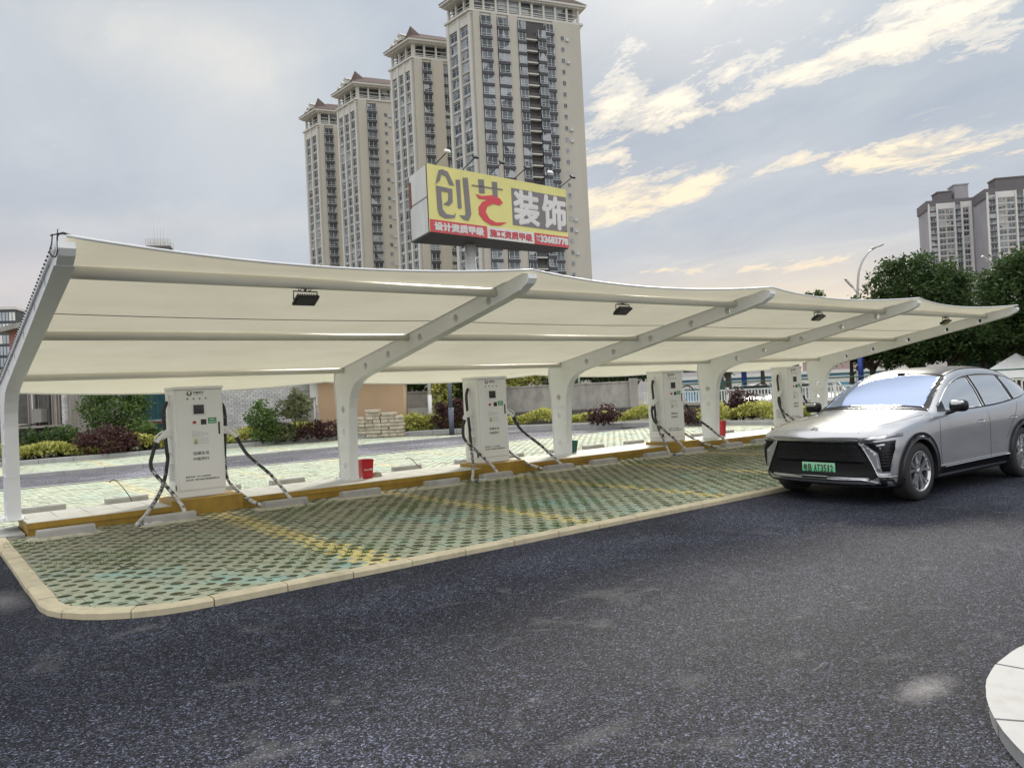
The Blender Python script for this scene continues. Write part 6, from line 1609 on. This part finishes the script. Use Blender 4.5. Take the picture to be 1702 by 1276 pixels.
FB(.0, .375, 0.0, .185, M_BR, 'red_band'); FB(.378, .722, 0.0, .185, M_BW, 'white_band'); FB(.725, 1.0, 0.0, .185, M_BR, 'red_band'); FB(.565, .995, .265, .86, M_BG, 'grey_panel')
# persistent helper: polygons in billboard space, u across 0..1 and v up 0..1
def BP(u, v, d=.14): p = A0+bt*(BLn*u)+bn*d; return (p.x, p.y, z0+H_*v)
def BTX(body, u0, u1, v0, v1, mtl, bold=.02, nm='lettering'):
    o_ = Vector(BP(u0, v0, .135)); lettering(body, o_, bt, (0, 0, 1), BLn*(u1-u0), H_*(v1-v0), mtl, bb, 0.0, .03, nm, strokes=bold)
def shape(polys, mtl, nm='character'):
    b = MB()
    for pl in polys:
        n = len(pl); tri = tessellate_polygon([[Vector((u*BLn, v*H_, 0)) for u, v in pl]])
        b.add([BP(u, v, .16) for u, v in pl], [tuple(t_) for t_ in tri])
        b.add([BP(u, v, .131) for u, v in pl]+[BP(u, v, .16) for u, v in pl], [(i, (i+1) % n, n+(i+1) % n, n+i) for i in range(n)])
    return b.build(nm, mtl, bb)
def st(pts, w0, w1=None):
    """brush stroke from width w0 to w1 (u units corrected for the panel's shape)"""
    w1 = w0 if w1 is None else w1; ar = H_/BLn; P_ = [(u/ar, v) for u, v in pts]; sm_ = cr2(P_, 6) if len(P_) > 2 else P_; L1 = []; R1 = []
    for i, p in enumerate(sm_):
        a = Vector(sm_[max(0, i-1)]); c = Vector(sm_[min(len(sm_)-1, i+1)]); d = (c-a).normalized(); wd = (w0+(w1-w0)*i/(len(sm_)-1))/2
        L1.append(((p[0]-d.y*wd)*ar, p[1]+d.x*wd)); R1.append(((p[0]+d.y*wd)*ar, p[1]-d.x*wd))
    return L1+R1[::-1]
# first character
shape([[(.070, .93), (.093, .95), (.075, .78), (.045, .71)], [(.093, .95), (.128, .93), (.165, .74), (.135, .735), (.115, .86), (.088, .87)]], M_BG)
shape([[(.048, .69), (.078, .69), (.082, .36), (.105, .29), (.155, .285), (.168, .33), (.160, .25), (.10, .225), (.062, .26), (.052, .34)], [(.078, .69), (.152, .68), (.150, .48), (.125, .42), (.090, .43), (.105, .46), (.124, .50), (.126, .62), (.078, .625)]], M_BG)
shape([[(.178, .83), (.205, .84), (.208, .41), (.185, .40)], [(.225, .88), (.258, .89), (.270, .33), (.25, .235), (.218, .245), (.192, .30), (.226, .305), (.234, .34)]], M_BG)
# second character: grey top, red hooked stroke
shape([[(.285, .80), (.500, .815), (.500, .795), (.285, .78)]], M_BG); shape([[(.330, .90), (.368, .91), (.372, .70), (.334, .69)], [(.425, .90), (.462, .91), (.462, .68), (.43, .67)]], M_BG)
shape([[(.308, .665), (.345, .645), (.42, .685), (.475, .66), (.498, .59), (.470, .545), (.430, .555), (.385, .50), (.370, .41), (.395, .31), (.44, .265), (.52, .29), (.47, .225), (.405, .215), (.355, .27), (.325, .36), (.325, .47), (.352, .56), (.395, .605), (.330, .60)]], mat('billboard_red_mark', (.66, .08, .10), .6, var=.05), 'character')
BTX('装', .582, .765, .30, .83, M_BW, .13); BTX('饰', .800, .982, .30, .83, M_BW, .13)
BTX('设计资质甲级', .028, .350, .035, .150, M_BW, .05); BTX('施工资质甲级', .395, .705, .035, .150, M_BR, .03); BTX('33683778', .772, .992, .045, .150, M_BW, .06)
BTX('电话', .737, .765, .105, .150, M_BW, .01); BTX('TEL', .737, .765, .055, .085, M_BW, .01)
# side seams, rust, top lamps, pole
sd = (C0-A0).normalized(); sn = Vector((sd.y, -sd.x, 0)); sL = (C0-A0).length
if sn.dot(A0-Vector((CAM.x, CAM.y, 0))) > 0: sn = -sn
b = MB(); b.obox(A0, sd, sn, 0, sL, 0, .03, z0+H_*.52, z0+H_*.53); b.obox(A0, sd, sn, sL*.98, sL, 0, .04, z0, z1); b.obox(A0, sd, sn, 0, sL*.03, 0, .04, z0, z1); b.build('side_seam', M_SLAB, bb)
b = MB(); b.obox(A0, sd, sn, sL*.88, sL*.97, 0, .045, z0+H_*.50, z0+H_*.90); b.build('rusty_frame', M_RUST, bb)
pc = Vector((S(793, BD*1.09).x, S(793, BD*1.09).y, 0)); b = MB(); b.tube([(pc.x, pc.y, 0), (pc.x, pc.y, z0-.1)], .48, 20); b.build('pole', M_WPAINT, bb)
b = MB(); b.cyl((pc.x, pc.y, 0), .9, .12, 'z', 16); b.build('base_plate', M_GREYW, bb)
for u in (.06, .24, .42, .60, .78, .96):
    p0 = Vector(BP(u, 1.0, 0)); p1 = p0+bn*1.7+Vector((0, 0, .75)); b = MB(); b.tube([p0, p0+Vector((0, 0, .15)), p1], .05, 6); arm = b.build('lamp_arm', M_DKMETAL, bb)
    b = MB(); X = bt; Y = (bn*-1+Vector((0, 0, -.9))).normalized(); Z = X.cross(Y); b.bbox(p1, (.55, .2, .36), 0, 0, .04, Matrix((X, Y, Z)).transposed()); b.build('lamp_head', M_DKMETAL if u not in (.06, .78) else M_WPAINT, arm)
